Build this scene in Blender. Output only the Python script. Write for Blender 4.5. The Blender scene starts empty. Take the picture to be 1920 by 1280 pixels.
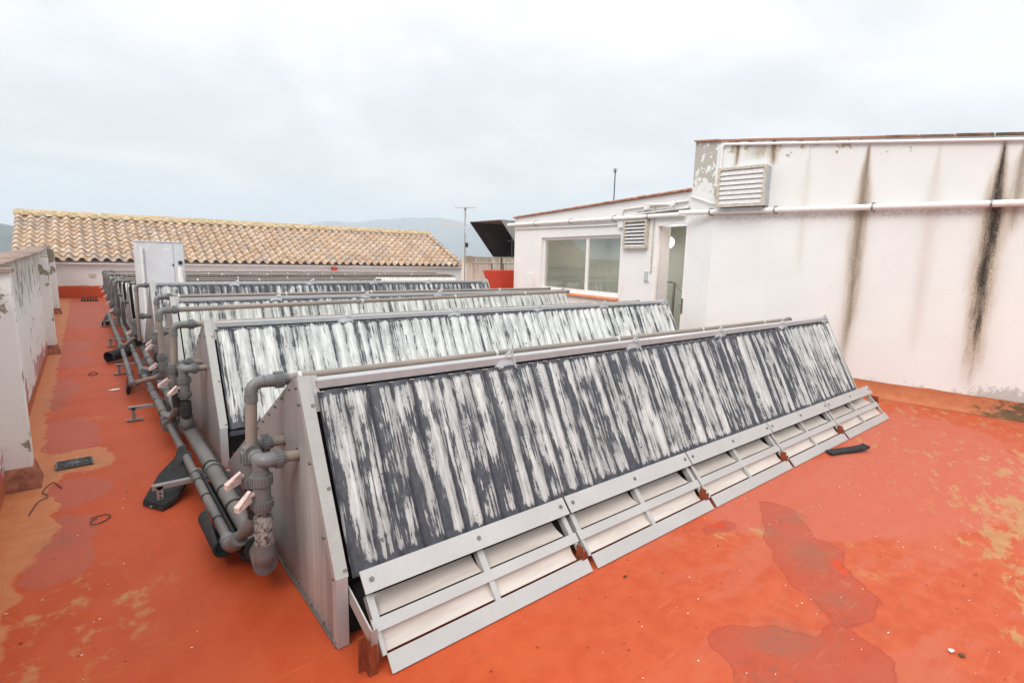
import bpy, bmesh, math, random
from mathutils import Vector, Matrix, Euler, noise as mnoise
random.seed(7)
D = bpy.data; SC = bpy.context.scene; COL = SC.collection
S = 0.75            # everything below is laid out in units of 0.75 m; scaled to metres at the end
PI = math.pi

# ------------------------------------------------------------------ camera
cam_d = D.cameras.new('camera'); cam = D.objects.new('camera', cam_d); COL.objects.link(cam)
cam_d.sensor_width = 36; cam_d.lens = 36 * 985.5 / 1920; cam_d.clip_end = 20000; cam_d.clip_start = 0.05
pitch, roll, yaw = [math.radians(a) for a in (8.8105, 1.3855, 39.1888)]
fw = Vector((math.sin(yaw) * math.cos(pitch), math.cos(yaw) * math.cos(pitch), -math.sin(pitch)))
rt = Vector((math.cos(yaw), -math.sin(yaw), 0)); up = rt.cross(fw)
r2 = math.cos(roll) * rt + math.sin(roll) * up; u2 = -math.sin(roll) * rt + math.cos(roll) * up
M = Matrix((r2, u2, -fw)).transposed().to_4x4(); M.translation = Vector((0, 0, 2.0 * S))
cam.matrix_world = M
SC.camera = cam

# ------------------------------------------------------------------ shader helpers
class X:
    def __init__(s, g, k): s.g = g; s.k = k
    def _m(s, op, o=None, c=None):
        n = s.g.nt.nodes.new('ShaderNodeMath'); n.operation = op
        for i, v in enumerate((s, o, c)):
            if v is None: continue
            s.g.put(v, n.inputs[i])
        return X(s.g, n.outputs[0])
    def __add__(s, o): return s._m('ADD', o)
    __radd__ = __add__
    def __sub__(s, o): return s._m('SUBTRACT', o)
    def __rsub__(s, o): return (s * -1) + o
    def __mul__(s, o): return s._m('MULTIPLY', o)
    __rmul__ = __mul__
    def __truediv__(s, o): return s._m('DIVIDE', o)
    def abs(s): return s._m('ABSOLUTE')
    def max(s, o): return s._m('MAXIMUM', o)
    def min(s, o): return s._m('MINIMUM', o)
    def fract(s): return s._m('FRACT')
    def sqrt(s): return s._m('SQRT')
    def pow(s, o): return s._m('POWER', o)
    def clamp(s):
        r = s._m('ADD', 0.0); r.k.node.use_clamp = True; return r
    def step(s, a, b):      # smoothstep from a (0) to b (1)
        n = s.g.nt.nodes.new('ShaderNodeMapRange'); n.interpolation_type = 'SMOOTHSTEP'
        s.g.put(s, n.inputs[0]); n.inputs[1].default_value = a; n.inputs[2].default_value = b
        n.inputs[3].default_value = 0; n.inputs[4].default_value = 1
        if a > b:
            n.inputs[1].default_value = b; n.inputs[2].default_value = a; n.inputs[3].default_value = 1; n.inputs[4].default_value = 0
        return X(s.g, n.outputs[0])

class G:
    def __init__(s, nt): s.nt = nt; s.nt.nodes.clear(); s._p = None
    def new(s, t): return s.nt.nodes.new(t)
    def put(s, v, sock):
        if isinstance(v, X): s.nt.links.new(v.k, sock)
        elif isinstance(v, (tuple, list)):
            sock.default_value = tuple(v) + ((1,) if len(v) == 3 and len(sock.default_value) == 4 else ())
        else: sock.default_value = v
    def pos(s):             # world position in layout units
        if s._p is None:
            g = s.new('ShaderNodeNewGeometry'); m = s.new('ShaderNodeVectorMath'); m.operation = 'SCALE'
            s.nt.links.new(g.outputs['Position'], m.inputs[0]); m.inputs['Scale'].default_value = 1 / S
            q = s.new('ShaderNodeSeparateXYZ'); s.nt.links.new(m.outputs[0], q.inputs[0])
            s._p = (X(s, m.outputs[0]), X(s, q.outputs[0]), X(s, q.outputs[1]), X(s, q.outputs[2]))
        return s._p
    def vec(s, x, y, z):
        n = s.new('ShaderNodeCombineXYZ')
        for i, v in enumerate((x, y, z)): s.put(v, n.inputs[i])
        return X(s, n.outputs[0])
    def rnd(s):
        n = s.new('ShaderNodeObjectInfo'); return X(s, n.outputs['Random'])
    def island(s):
        n = s.new('ShaderNodeNewGeometry'); return X(s, n.outputs['Random Per Island'])
    def noise(s, v, scale=1, det=4, rough=.55, dist=0):
        n = s.new('ShaderNodeTexNoise'); s.put(v, n.inputs['Vector']); n.inputs['Scale'].default_value = scale
        n.inputs['Detail'].default_value = det; n.inputs['Roughness'].default_value = rough; n.inputs['Distortion'].default_value = dist
        return X(s, n.outputs['Fac'])
    def vor(s, v, scale=1, feat='F1'):
        n = s.new('ShaderNodeTexVoronoi'); n.feature = feat; s.put(v, n.inputs['Vector']); n.inputs['Scale'].default_value = scale
        return X(s, n.outputs['Distance'])
    def mix(s, f, a, b):
        n = s.new('ShaderNodeMix'); n.data_type = 'RGBA'; s.put(f, n.inputs[0]); s.put(a, n.inputs[6]); s.put(b, n.inputs[7])
        return X(s, n.outputs[2])
    def ramp(s, f, stops):
        n = s.new('ShaderNodeValToRGB'); s.put(f, n.inputs[0]); e = n.color_ramp.elements
        while len(e) < len(stops): e.new(.5)
        for i, (p, c) in enumerate(stops): e[i].position = p; e[i].color = tuple(c) + (1,)
        return X(s, n.outputs[0])
    def bump(s, h, strength=.3, dist=.01):
        n = s.new('ShaderNodeBump'); s.put(h, n.inputs['Height']); n.inputs['Strength'].default_value = strength; n.inputs['Distance'].default_value = dist
        return X(s, n.outputs[0])
    def out(s, color, rough=.6, metal=0., bump=None, spec=.5, emit=None, es=0):
        b = s.new('ShaderNodeBsdfPrincipled'); s.put(color, b.inputs['Base Color']); s.put(rough, b.inputs['Roughness']); s.put(metal, b.inputs['Metallic'])
        s.put(spec, b.inputs['Specular IOR Level'])
        if bump: s.put(bump, b.inputs['Normal'])
        if emit: s.put(emit, b.inputs['Emission Color']); b.inputs['Emission Strength'].default_value = es
        o = s.new('ShaderNodeOutputMaterial'); s.nt.links.new(b.outputs[0], o.inputs[0]); return b

def mat(name):
    m = D.materials.new(name); m.use_nodes = True; return m, G(m.node_tree)

# ------------------------------------------------------------------ world and sun
w = D.worlds.new('World'); SC.world = w; w.use_nodes = True
g = G(w.node_tree)
sky = g.new('ShaderNodeTexSky'); sky.sky_type = 'NISHITA'; sky.sun_disc = False
SUN_EL, SUN_ROT = math.radians(46), math.radians(240)
sky.sun_elevation = SUN_EL; sky.sun_rotation = SUN_ROT
tc = g.new('ShaderNodeTexCoord'); sp = g.new('ShaderNodeSeparateXYZ'); w.node_tree.links.new(tc.outputs['Generated'], sp.inputs[0])
sx, sy, sz = [X(g, sp.outputs[i]) for i in range(3)]
zz = sz.max(0.0) + .22
cv = g.vec(sx / zz, sy / zz, zz * .6)
n1 = g.noise(cv, .9, 8, .58, .5)
n2 = g.noise(cv, 3.1, 6, .55, .4)
cl = (n1 * .75 + n2 * .25).step(.38, .62)
lum = sz.max(0.0) * sz.max(0.0) * 1.5 + 1.0
cc = g.mix(cl, (4.85, 4.92, 5.0), (6.15, 6.12, 6.08))
low = g.mix(sz.step(.16, .0), cc, (4.7, 4.95, 5.15))
vm = g.new('ShaderNodeVectorMath'); vm.operation = 'SCALE'; g.put(low, vm.inputs[0]); g.put(lum, vm.inputs['Scale'])
mx = g.mix(.94, X(g, sky.outputs[0]), X(g, vm.outputs[0]))
bg = g.new('ShaderNodeBackground'); g.put(mx, bg.inputs[0]); bg.inputs[1].default_value = .1
ow = g.new('ShaderNodeOutputWorld'); w.node_tree.links.new(bg.outputs[0], ow.inputs[0])
sd = D.lights.new('sun', 'SUN'); sun = D.objects.new('sun', sd); COL.objects.link(sun)
sd.energy = 1.5; sd.angle = math.radians(30); sd.color = (1, .96, .9)
sdir = Vector((math.sin(SUN_ROT) * math.cos(SUN_EL), math.cos(SUN_ROT) * math.cos(SUN_EL), math.sin(SUN_EL)))
sun.rotation_euler = sdir.to_track_quat('Z', 'Y').to_euler()
SC.view_settings.view_transform = 'Standard'; SC.view_settings.look = 'None'; SC.view_settings.gamma = 1
SC.view_settings.use_curve_mapping = False; SC.view_settings.exposure = 0.72
SC.cycles.volume_bounces = 2
SC.cycles.max_bounces = 8

# ------------------------------------------------------------------ geometry helpers
V = Vector
class MB:
    def __init__(s): s.v = []; s.f = []; s.sm = []
    def add(s, vs, fs, smooth=False):
        o = len(s.v); s.v += [V(p) for p in vs]; s.f += [[o + i for i in f] for f in fs]; s.sm += [smooth] * len(fs); return s
    def box(s, x0, x1, y0, y1, z0, z1):
        return s.hexa([(x0, y0, z0), (x1, y0, z0), (x1, y1, z0), (x0, y1, z0), (x0, y0, z1), (x1, y0, z1), (x1, y1, z1), (x0, y1, z1)])
    def hexa(s, p):
        return s.add(p, [(3, 2, 1, 0), (4, 5, 6, 7), (0, 1, 5, 4), (1, 2, 6, 5), (2, 3, 7, 6), (3, 0, 4, 7)])
    def bar(s, a, b, w, h, upv=(0, 0, 1)):      # rectangular bar from a to b
        a, b, u = V(a), V(b), V(upv); d = (b - a).normalized(); r = d.cross(u).normalized(); u = r.cross(d).normalized()
        q = [a - r * w / 2 - u * h / 2, a + r * w / 2 - u * h / 2, a + r * w / 2 + u * h / 2, a - r * w / 2 + u * h / 2]
        return s.hexa([q[0], q[1], q[1] + (b - a), q[0] + (b - a), q[3], q[2], q[2] + (b - a), q[3] + (b - a)])
    def prism(s, poly, ext):                    # planar polygon extruded by vector
        n = len(poly); e = V(ext); a = [V(p) for p in poly]; vs = a + [p + e for p in a]
        return s.add(vs, [list(range(n))[::-1], list(range(n, 2 * n))] + [(i, (i + 1) % n, n + (i + 1) % n, n + i) for i in range(n)])
    def tube(s, pts, r, n=12, caps=True, close=False):
        pts = [V(p) for p in pts]; m = len(pts); rs = r if isinstance(r, (list, tuple)) else [r] * m
        vs = []; prev = None
        for i, p in enumerate(pts):
            d = (pts[min(i + 1, m - 1)] - pts[max(i - 1, 0)]).normalized()
            if prev is None:
                u = V((0, 0, 1)) if abs(d.z) < .9 else V((1, 0, 0))
                a = d.cross(u).normalized()
            else:
                a = (prev - d * prev.dot(d)).normalized()
            prev = a; b = d.cross(a)
            for k in range(n):
                t = 2 * PI * k / n; vs.append(p + (a * math.cos(t) + b * math.sin(t)) * rs[i])
        fs = [(i * n + k, i * n + (k + 1) % n, (i + 1) * n + (k + 1) % n, (i + 1) * n + k) for i in range(m - 1) for k in range(n)]
        s.add(vs, fs, True)
        if caps: s.add(vs[:n], [list(range(n))[::-1]]); s.add(vs[-n:], [list(range(n))])
        return s
    def build(s, name, m, parent=None, loc=(0, 0, 0), **kw):
        me = D.meshes.new(name); me.from_pydata([tuple(p) for p in s.v], [], s.f)
        me.polygons.foreach_set('use_smooth', s.sm)
        me.materials.append(m); me.update()
        o = D.objects.new(name, me); COL.objects.link(o); o.location = loc
        if parent: o.parent = parent
        for k, v in kw.items(): o[k] = v
        return o

def thing(name, label, cat, loc=(0, 0, 0), group=None, rz=0):
    o = D.objects.new(name, None); COL.objects.link(o); o.location = loc; o.rotation_euler = (0, 0, rz); o.empty_display_size = .1
    o['label'] = label; o['category'] = cat
    if group: o['group'] = group
    return o
def tag(o, label, cat, group=None):
    o['label'] = label; o['category'] = cat
    if group: o['group'] = group
    return o
def rel(o):                                  # parts are written in world layout units; shift them under a root at loc
    return tuple(-c for c in o.location)
def part(root, name, mb, m, parent=None, **kw):
    if parent is None: return mb.build(name, m, root, loc=rel(root), **kw)
    return mb.build(name, m, parent, **kw)
def dup(o, parent=None):
    c = o.copy(); COL.objects.link(c)
    if parent: c.parent = parent
    for ch in list(o.children): dup(ch, c)
    return c
def arc(c, a, b, p, q, n=6):                 # quarter bend around corner c from direction a to b
    return [V(c) + (V(a) * p * (1 - math.sin(t)) + V(b) * q * (1 - math.cos(t))) for t in [PI / 2 * i / n for i in range(n + 1)]]
def bend(p0, c, p1, r=.08, n=5):             # points of a rounded corner at c
    p0, c, p1 = V(p0), V(c), V(p1); a = (p0 - c).normalized(); b = (p1 - c).normalized()
    P, Q = c + a * r, c + b * r; o = []
    for i in range(n + 1):
        t = i / n; o.append(P * (1 - t) ** 2 + c * 2 * t * (1 - t) + Q * t * t)
    return o

# ------------------------------------------------------------------ materials
def m_plain(name, col, rough=.6, metal=0, var=.15, sc=6, bmp=.0, spec=.4):
    m, g = mat(name); P, x, y, z = g.pos(); n = g.noise(P, sc, 5, .6)
    c = g.mix(n.step(.3, .7), tuple(v * (1 - var) for v in col), tuple(min(1, v * (1 + var)) for v in col))
    g.out(c, rough, metal, g.bump(g.noise(P, sc * 12, 3), bmp, .004) if bmp else None, spec); return m

def m_galv(name, base=.42, tint=(1, 1.01, 1.03), streak=.5):
    m, g = mat(name); P, x, y, z = g.pos()
    sp_ = g.noise(P, 60, 3); n = g.noise(P, 3, 4); st = g.noise(g.vec(x * 26, y * 26, z * 1.3), 1, 5, .6)
    f = (n * .4 + sp_ * .25 + st * streak * .6)
    lo = tuple(base * .86 * t for t in tint); hi = tuple(base * 1.10 * t for t in tint)
    c = g.mix(f.step(.25, .8), lo, hi)
    g.out(c, .45, .35, None, .5); return m
M_galv = m_galv('galvanised_steel', .48)
M_panel, g = mat('streaked_zinc_panel')
P, x, y, z = g.pos()
st = g.noise(g.vec(x * 4, y * 34, z * 1.6), 1, 6, .62); st2 = g.noise(g.vec(x * 3, y * 95, z * 3.2 + 4), 1, 4, .6); big = g.noise(P, 1.6, 3)
band = ((y - 2.78).abs().step(.34, .0)) * (z.step(1.25, .75)) 
f = (st * .35 + st2 * .25 + .2 + band * .20 + (big - .5) * .1).step(.50, .85)
c = g.mix(f, (.27, .26, .26), (.58, .57, .56))
spk = g.noise(P, 120, 2).step(.35, .65)
c = g.mix(spk * .14, c, (.20, .19, .19))
c = g.mix(z.step(.10, .0) * g.noise(P, 30, 3).step(.4, .6) * .6, c, (.16, .13, .12))
g.out(c, .48, .25, None, .5)
M_plate = m_galv('pale_zinc_plate', .50, (1, .985, .96), .25)
M_trim = m_galv('weathered_trim', .42, (1.0, .98, .93), .6)
M_dark = m_plain('dark_void', (.015, .014, .014), .9)  # near-black that stands in for shade inside hollows and slots
M_cream, g = mat('cream_reflector')
P, x, y, z = g.pos(); n = g.noise(g.vec(x * 3, y * 20, z * 20), 1, 4)
g.out(g.mix(n.step(.3, .7), (.49, .435, .39), (.57, .51, .46)), .38, .0, None, .5)
M_screw = m_plain('screw_head', (.20, .18, .16), .5, .5, .3, 90)

def m_paint(name, bias, dark=(.036, .040, .050), light=(.53, .545, .535), seed=0.0):
    """dark slate paint flaking off pale sheet: x runs along the row, z follows the slope"""
    m, g = mat(name); P, x, y, z = g.pos(); r = g.rnd() * 40 + seed
    wv = x + r
    a = g.noise(g.vec(wv * 10, z * .55, r), 1, 3, .6)
    b = g.noise(g.vec(wv * 46, z * 1.5, r + 3), 1, 6, .66, .12)
    c_ = g.noise(g.vec(wv * 80, z * 9, r), 1, 5, .72)
    d = g.noise(g.vec(wv * 11, z * 5.5, r + 7), 1, 4, .6)
    big = g.noise(g.vec(wv * 1.2, z * 1.2, r), 1, 2)
    e = g.noise(g.vec(wv * 16, z * 12, 9), 1, 5, .7)
    att = g.new('ShaderNodeAttribute'); att.attribute_name = 'v'; vv = X(g, att.outputs['Fac'])
    edge = vv.step(.075, .0) * .7 + vv.step(.955, 1.0) * .5
    att2 = g.new('ShaderNodeAttribute'); att2.attribute_name = 'h'; hh = X(g, att2.outputs['Fac'])  # rib height: valleys are also coloured darker to paint in rib shading
    val = a * .27 + b * .38 + c_ * .20 + d * .23 + (big - .5) * .10 + hh * .085 + (edge + (e - .5) * .55 * (vv.step(.22, .0) + .25)) * -.24 + bias
    pk = val.step(.582, .600)
    lightc = g.mix(g.noise(g.vec(wv * 45, z * 3, 1), 1, 5, .65).step(.3, .7), tuple(v * .72 for v in light), tuple(min(.9, v * 1.12) for v in light))
    smear = g.noise(g.vec(wv * 17, z * 2.2, r + 30), 1, 5, .65)
    greyc = g.mix(((val - .618) * 8.0 + (smear - .5) * 2.6 + .55).clamp(), tuple(v * .38 for v in light), lightc)
    salt = g.noise(g.vec(wv * 130, z * 90, 3), 1, 3, .8).step(.50, .58) * g.noise(g.vec(wv * 5, z * 3, r + 50), 1, 3).step(.52, .64)
    pk = (pk - salt * .7).max(0.0)
    darkc = g.mix(g.noise(P, 30, 4).step(.35, .7), dark, tuple(v * 1.5 + .005 for v in dark))
    col = g.mix(pk, darkc, greyc)
    spots = g.noise(g.vec(wv * 22, y * 22, z * 22), 1, 3, .5).step(.70, .73)
    col = g.mix(spots * .8, col, dark)
    rust = g.noise(g.vec(wv * 3.5, z * .4, 20), 1, 2).step(.735, .76) * .55
    col = g.mix(rust, col, (.55, .30, .12))
    g.out(col, g_rough(g, pk), .0, g.bump(pk + c_ * .3, .12, .003), .45)
    return m
def g_rough(g, pk): return pk * .22 + .42
M_paint = [m_paint('flaking_slate_paint', .004), m_paint('flaking_slate_paint_worn', .045, light=(.62, .63, .61), seed=11),
           m_paint('flaking_slate_paint_pale', .055, light=(.57, .58, .54), seed=23), m_paint('flaking_slate_paint_far', -.01, light=(.56, .57, .55), seed=31)]
M_white_sheet = m_paint('pale_weathered_sheet', .17, dark=(.30, .26, .22), light=(.72, .70, .65), seed=5)
M_grey_sheet = m_paint('pale_grey_sheet', .09, dark=(.18, .18, .17), light=(.56, .55, .50), seed=15)

M_pvc = m_plain('grey_pvc_fitting', (.15, .15, .15), .42, 0, .12, 9, .02)
def m_pipe(name, top, grey):
    m, g = mat(name); P, x, y, z = g.pos(); gm = g.new('ShaderNodeNewGeometry'); 
    n = g.noise(g.vec(x * 2, y * 2, z * 5), 1, 4); s2 = g.noise(P, 55, 4)
    c = g.mix((n * .7 + s2 * .3).step(.36, .64), grey, top); c = g.mix(s2.step(.60, .68) * .35, c, (.07, .07, .07))
    g.out(c, .5, 0, g.bump(s2, .04, .002), .4); return m
M_pipe = m_pipe('sun_faded_pipe', (.28, .225, .185), (.21, .18, .155))
M_head = m_pipe('grey_brown_header_pipe', (.16, .145, .135), (.10, .097, .097))
M_foam = m_plain('black_foam_insulation', (.022, .022, .023), .85, 0, .4, 30, .3)
M_foamw, g = mat('speckled_insulated_pipe')
P, x, y, z = g.pos(); n = g.noise(P, 38, 5, .7)
c = g.mix(n.step(.40, .56), (.045, .04, .04), (.30, .25, .225)); c = g.mix(z.step(.68, .5), (.12, .10, .09), c)
g.out(c, .75, 0, g.bump(n, .3, .003))
M_handle = m_plain('faded_pink_plastic', (.58, .44, .40), .55, 0, .25, 40)
M_ring = m_plain('white_pipe_clip', (.60, .58, .55), .6, 0, .1, 20)
M_tie = m_plain('black_cable_tie', (.012, .012, .012), .5)
M_strut = m_galv('strut_channel', .40, (1, 1, .97), .2)
M_rust, g = mat('rusted_steel')
P, x, y, z = g.pos(); n = g.noise(g.vec(x * 60, y * 60, z * 14), 1, 6, .7)
c = g.ramp(n, [(.28, (.07, .025, .015)), (.45, (.18, .045, .020)), (.60, (.28, .065, .025)), (.80, (.34, .14, .07))])
g.out(c, .85, 0, g.bump(n, .5, .004), .2)

# roof deck: red waterproofing paint, patched, worn and wet in places
M_deck, g = mat('red_waterproofing_paint')
P, x, y, z = g.pos()
n_a = g.noise(P, 2.2, 6, .6); n_b = g.noise(P, 9, 5, .6); n_c = g.noise(g.vec(x * 10, y * 1.1, 0), 1, 5, .6)
warp = (g.noise(P, 3.5, 5, .62) - .5) * .62 + (g.noise(P, 16, 4, .6) - .5) * .16
warp2 = (g.noise(g.vec(x + 7, y - 3, 0), 2.6, 6, .62) - .5) * .9 + (g.noise(P, 24, 4, .6) - .5) * .12
xw = x + (g.noise(P, 2.4, 4, .5) - .5) * .42 + (g.noise(P, 9, 4, .5) - .5) * .07
yw = y + (g.noise(g.vec(x + 9, y, 0), 2.4, 4, .5) - .5) * .30 + (g.noise(g.vec(x, y + 5, 0), 9, 4, .5) - .5) * .05
def ell(cx, cy, rx, ry, ang=0, soft=.02, wp=None, edge=0.0):
    ca, sa = math.cos(math.radians(ang)), math.sin(math.radians(ang))
    dx = xw - cx; dy = yw - cy
    u = (dx * ca + dy * sa) / rx; v = (dy * ca - dx * sa) / ry
    return (u * u + v * v).max(.02).sqrt()
def m_of(d, soft=.03): return d.step(1 + soft, 1 - soft)
def union(ds):                # smooth union: neighbouring patches flow into one outline
    r = ds[0].pow(-4.0)
    for q in ds[1:]: r = r + q.max(.02).pow(-4.0)
    return r.pow(-.25)
base = g.mix((n_a * .6 + n_b * .4).step(.35, .65), (.44, .064, .019), (.49, .086, .029))
right = (x - y * .35).step(.2, 3.2)
base = g.mix(right * .75, base, g.mix(n_b.step(.35, .65), (.41, .074, .031), (.46, .100, .045)))
faint = g.noise(g.vec(x * 1.2, y * 3.0, 4), 1, 6, .65).step(.50, .60)
base = g.mix(faint * .35 * right, base, (.45, .14, .09))
# pinkish chalked patches
pk = m_of(union([ell(-.34, 7.3, .36, .75), ell(-.37, 9.9, .20, .75), ell(-.28, 14.1, .32, .9), ell(-.3, 12.2, .3, .6), ell(-.22, 5.5, .26, .32, 20), ell(-.28, 4.5, .22, .5), ell(.0, 22.5, 1.3, 5.2)]), .02)
base = g.mix(pk * .55, base, (.38, .105, .075))
pk2 = m_of(union([ell(5.6, 1.35, 1.9, .75, -20), ell(3.93, 1.86, .20, .13), ell(7.6, 1.6, 1.2, .7)]), .03)
base = g.mix(pk2 * .55, base, (.46, .125, .085))
# film worn through to the tan coat below, streaked
wr = g.noise(g.vec(x * 3.2 + y * 1.2, y * 7.5 - x * 2.4, 2), 1, 7, .68); wrb = g.noise(P, .9, 3)
zone = ((x * .9 + y * -1.1).step(2.2, 4.2)) * .46 * y.step(-1.2, .2) + y.step(1.0, .3) * x.step(2.6, 3.4) * .22 + (wrb - .5) * .45
worn = (wr * .8 + zone * .42).step(.63, .70)
base = g.mix(worn * .75, base, g.mix(n_b.step(.3, .7), (.36, .20, .085), (.44, .26, .115)))
worn2 = (g.noise(g.vec(x * 5, y * 4, 8), 1, 7, .7)).step(.52, .66) * m_of(union([ell(-.16, 3.5, .42, .55), ell(3.75, 1.75, .5, .12, -10), ell(-.05, 7.9, .18, .3), ell(3.95, 1.1, .42, .2)]), .35)
base = g.mix(worn2 * .7, base, (.46, .27, .11))
# fresh orange repair coat along the parapet, the piers and the drain
tanc = m_of(union([(x + .72 + (g.noise(g.vec(x, y * 1.3, 0), 2.5, 5) - .5) * .26).abs() / .26 * 1.0, ell(-.16, 6.32, .25, .33, 8), ell(-.05, 6.46, .11, .20, 0), ell(-.42, 5.35, .10, .9)]), .05)
base = g.mix(tanc, base, g.mix(n_b.step(.3, .7), (.47, .155, .06), (.52, .20, .085)))
# plinth strip at the buildings
pl = (x + y * .142).step(9.78, 9.86)
base = g.mix(pl, base, (.50, .18, .09))
# damp film: darker, with a crisp tide line
wetd = union([ell(4.18, 1.68, .32, .15, 45), ell(3.86, 1.38, .30, .24, 40), ell(3.46, 1.02, .27, .21, 40), ell(2.66, 1.10, .27, .17, -25), ell(2.92, .80, .22, .20), ell(3.66, 1.93, .14, .08), ell(2.45, .78, .34, .24)])
wet = m_of(wetd, .012); line = (wetd - 1).abs().step(.045, .0)
base = g.mix(wet * .55, base, (.33, .050, .028))
base = g.mix(line * .5, base, (.30, .035, .02))
redb = m_of(union([ell(3.80, 1.13, .07, .035, 30), ell(3.64, 1.97, .06, .03)]), .3); base = g.mix(redb * .8, base, (.50, .05, .01))
# dirt, grime speckle and small chips
dz = m_of(union([ell(2.72, 1.02, .35, .16), ell(3.28, .88, .25, .15), ell(3.85, 1.32, .28, .14), ell(-.38, 9.0, .16, .7), ell(-.27, 4.75, .14, .25), ell(-.22, 6.1, .18, .2), ell(4.2, 1.65, .35, .12)]), .5)
gr = g.noise(g.vec(x * 30, y * 22, 0), 1, 6, .75).step(.53, .64)
base = g.mix(gr * dz * .8, base, (.13, .085, .055)); base = g.mix(dz * g.noise(P, 3, 3).step(.42, .6) * .35, base, (.20, .11, .075))
base = g.mix(g.noise(g.vec(x * 13 + y * 3, y * 9, 3), 1, 6, .75).step(.66, .74) * .35, base, (.24, .12, .07))
chip = g.vor(g.vec(x * 6.5, y * 6.5, 0), 1); rc = g.noise(P, 5, 2)
base = g.mix((chip + rc * .12).step(.085, .072), base, (.80, .72, .62))
chip2 = g.vor(g.vec(x * 5.2 + 3, y * 5.2, 2), 1); base = g.mix((chip2 + rc * .10).step(.070, .060), base, (.03, .02, .015))
base = g.mix(g.noise(g.vec(x * 2 + y, y * 30, 0), 1, 3).step(.62, .7) * .12, base, (.62, .24, .13))
crack = (g.noise(g.vec(x * 1.1, y * 1.1, 6), 1, 3) - .5).abs().step(.0035, .0015); base = g.mix(crack * .35, base, (.40, .12, .06))
rgh = .52 + (1 - wet) * .06 + (n_b - .5) * .22
g.out(base, rgh - wet * .16, 0, g.bump(g.noise(P, 26, 5) * .6 + wet * -.6 + n_a * .8, .16, .006), .14)

def m_stucco(name, extra=None, col=(.745, .74, .72)):
    m, g = mat(name); P, x, y, z = g.pos()
    n = g.noise(P, 1.3, 5); fine = g.noise(P, 60, 4, .6); 
    c = g.mix(n.step(.35, .7), tuple(v * .955 for v in col), col)
    c = g.mix(g.noise(g.vec(x * 5, y * 5, z * .35), 1, 5, .6).step(.54, .74) * .16, c, (.68, .58, .50))
    c = g.mix(g.noise(P, 90, 3, .6).step(.66, .76) * .12, c, (.50, .42, .35))
    if extra: c = extra(g, c, P, x, y, z)
    g.out(c, .88, 0, g.bump(fine * .7 + g.noise(P, 25, 3) * .5, .35, .008), .15); return m

def stain(g, c, y, z, y0, z0, z1, w0, w1, amt, core=(.035, .03, .028), edge=(.40, .30, .20)):
    P, x_, _, _ = g.pos()
    t = (z * -1 + z0) / (z0 - z1)
    wdt = t.step(0.0, .30) * (w1 - w0) + w0
    wob = (g.noise(g.vec(0, y0, z * 1.1), 1, 3) - .5) * .12
    d = ((y - y0 + wob * t) / wdt).abs()
    sp_ = g.noise(P, 95, 4, .7); sp2 = g.noise(g.vec(x_, y * 14, z * 2.0), 1, 5, .65)
    inside = t.step(-.01, .03) * t.step(1.0, .72)
    k = (d * -.8 + .85) + (sp_ - .5) * 1.4 + (sp2 - .5) * 1.0 - t.step(.35, 1.0) * .35
    c = g.mix((d * -.42 + 1.0).max(0.0).pow(2.0) * inside * amt * .45, c, edge)
    c = g.mix((k + .45).step(.15, 1.0) * inside * amt * .75, c, edge)
    return g.mix(k.step(.20, .85) * inside * amt, c, core)

def peel(g, c, P, msk, scale=5, thr=.55, col=(.50, .43, .33)):
    n = g.noise(P, scale, 6, .62)
    return g.mix((n + msk).step(thr, thr + .012), c, g.mix(g.noise(P, 40, 4).step(.3, .7), tuple(v * .8 for v in col), col))

def ex_tall(g, c, P, x, y, z):
    brown = (.16, .12, .085)
    c = stain(g, c, y, z, 1.60, 3.74, .10, .035, .15, 1.0)
    c = stain(g, c, y, z, 3.14, 3.90, .15, .03, .13, .75, brown)
    c = stain(g, c, y, z, 3.95, 4.0, 1.6, .02, .09, .12, (.45, .36, .30))
    c = stain(g, c, y, z, 2.28, 3.83, .4, .02, .12, .16, (.55, .42, .36))
    c = stain(g, c, y, z, 1.40, 3.7, 2.4, .02, .10, .55, brown)
    c = stain(g, c, y, z, 5.12, 4.20, 3.70, .02, .05, .9, brown)
    c = stain(g, c, y, z, 4.52, 4.13, 3.66, .03, .07, .95, brown)
    c = stain(g, c, y, z, 4.75, 4.10, 3.80, .12, .28, .30, brown)
    top = (z + (y - 5.4) * -.107).step(3.82, 4.1)
    msk = (top * .14) * y.step(2.6, 4.4) - .16 * (top * -1 + 1)
    c = peel(g, c, P, msk, 5.5, .645)
    pil = (y - 5.47).step(.0, .02)
    c = peel(g, c, P, pil * (z.step(3.1, 3.9) * .27) - .20 + z.step(3.0, 3.2) * .08, 7, .56, (.50, .46, .40))
    low = z.step(.75, .2); c = g.mix((low * .5 + g.noise(P, 14, 5, .7) * .7 + y.step(2.0, 1.0) * .22).step(.84, 1.0) * .5, c, (.15, .14, .11))
    c = g.mix((z - 2.86).abs().step(.14, .02) * g.noise(P, 24, 5).step(.45, .6) * .35, c, (.42, .28, .20))
    return c
M_tall = m_stucco('stained_white_stucco', ex_tall)
def ex_low(g, c, P, x, y, z):
    hi = (z - 3.03).abs().step(.16, .04) * y.step(7.75, 7.35) * y.step(5.9, 6.05)
    c = g.mix((hi * .7 + g.noise(g.vec(x, y * 5, z * 3), 1, 6, .7) * .7).step(.80, 1.0) * .8, c, (.20, .17, .12))
    c = g.mix(g.noise(g.vec(0, y * 2.5, z * 1.0), 1, 5).step(.56, .7) * (z.step(1.9, 1.2) + z.step(2.6, 2.95)) * .35, c, (.66, .46, .36))
    return c
M_low = m_stucco('pinkish_white_stucco', ex_low, (.76, .735, .715))
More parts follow.
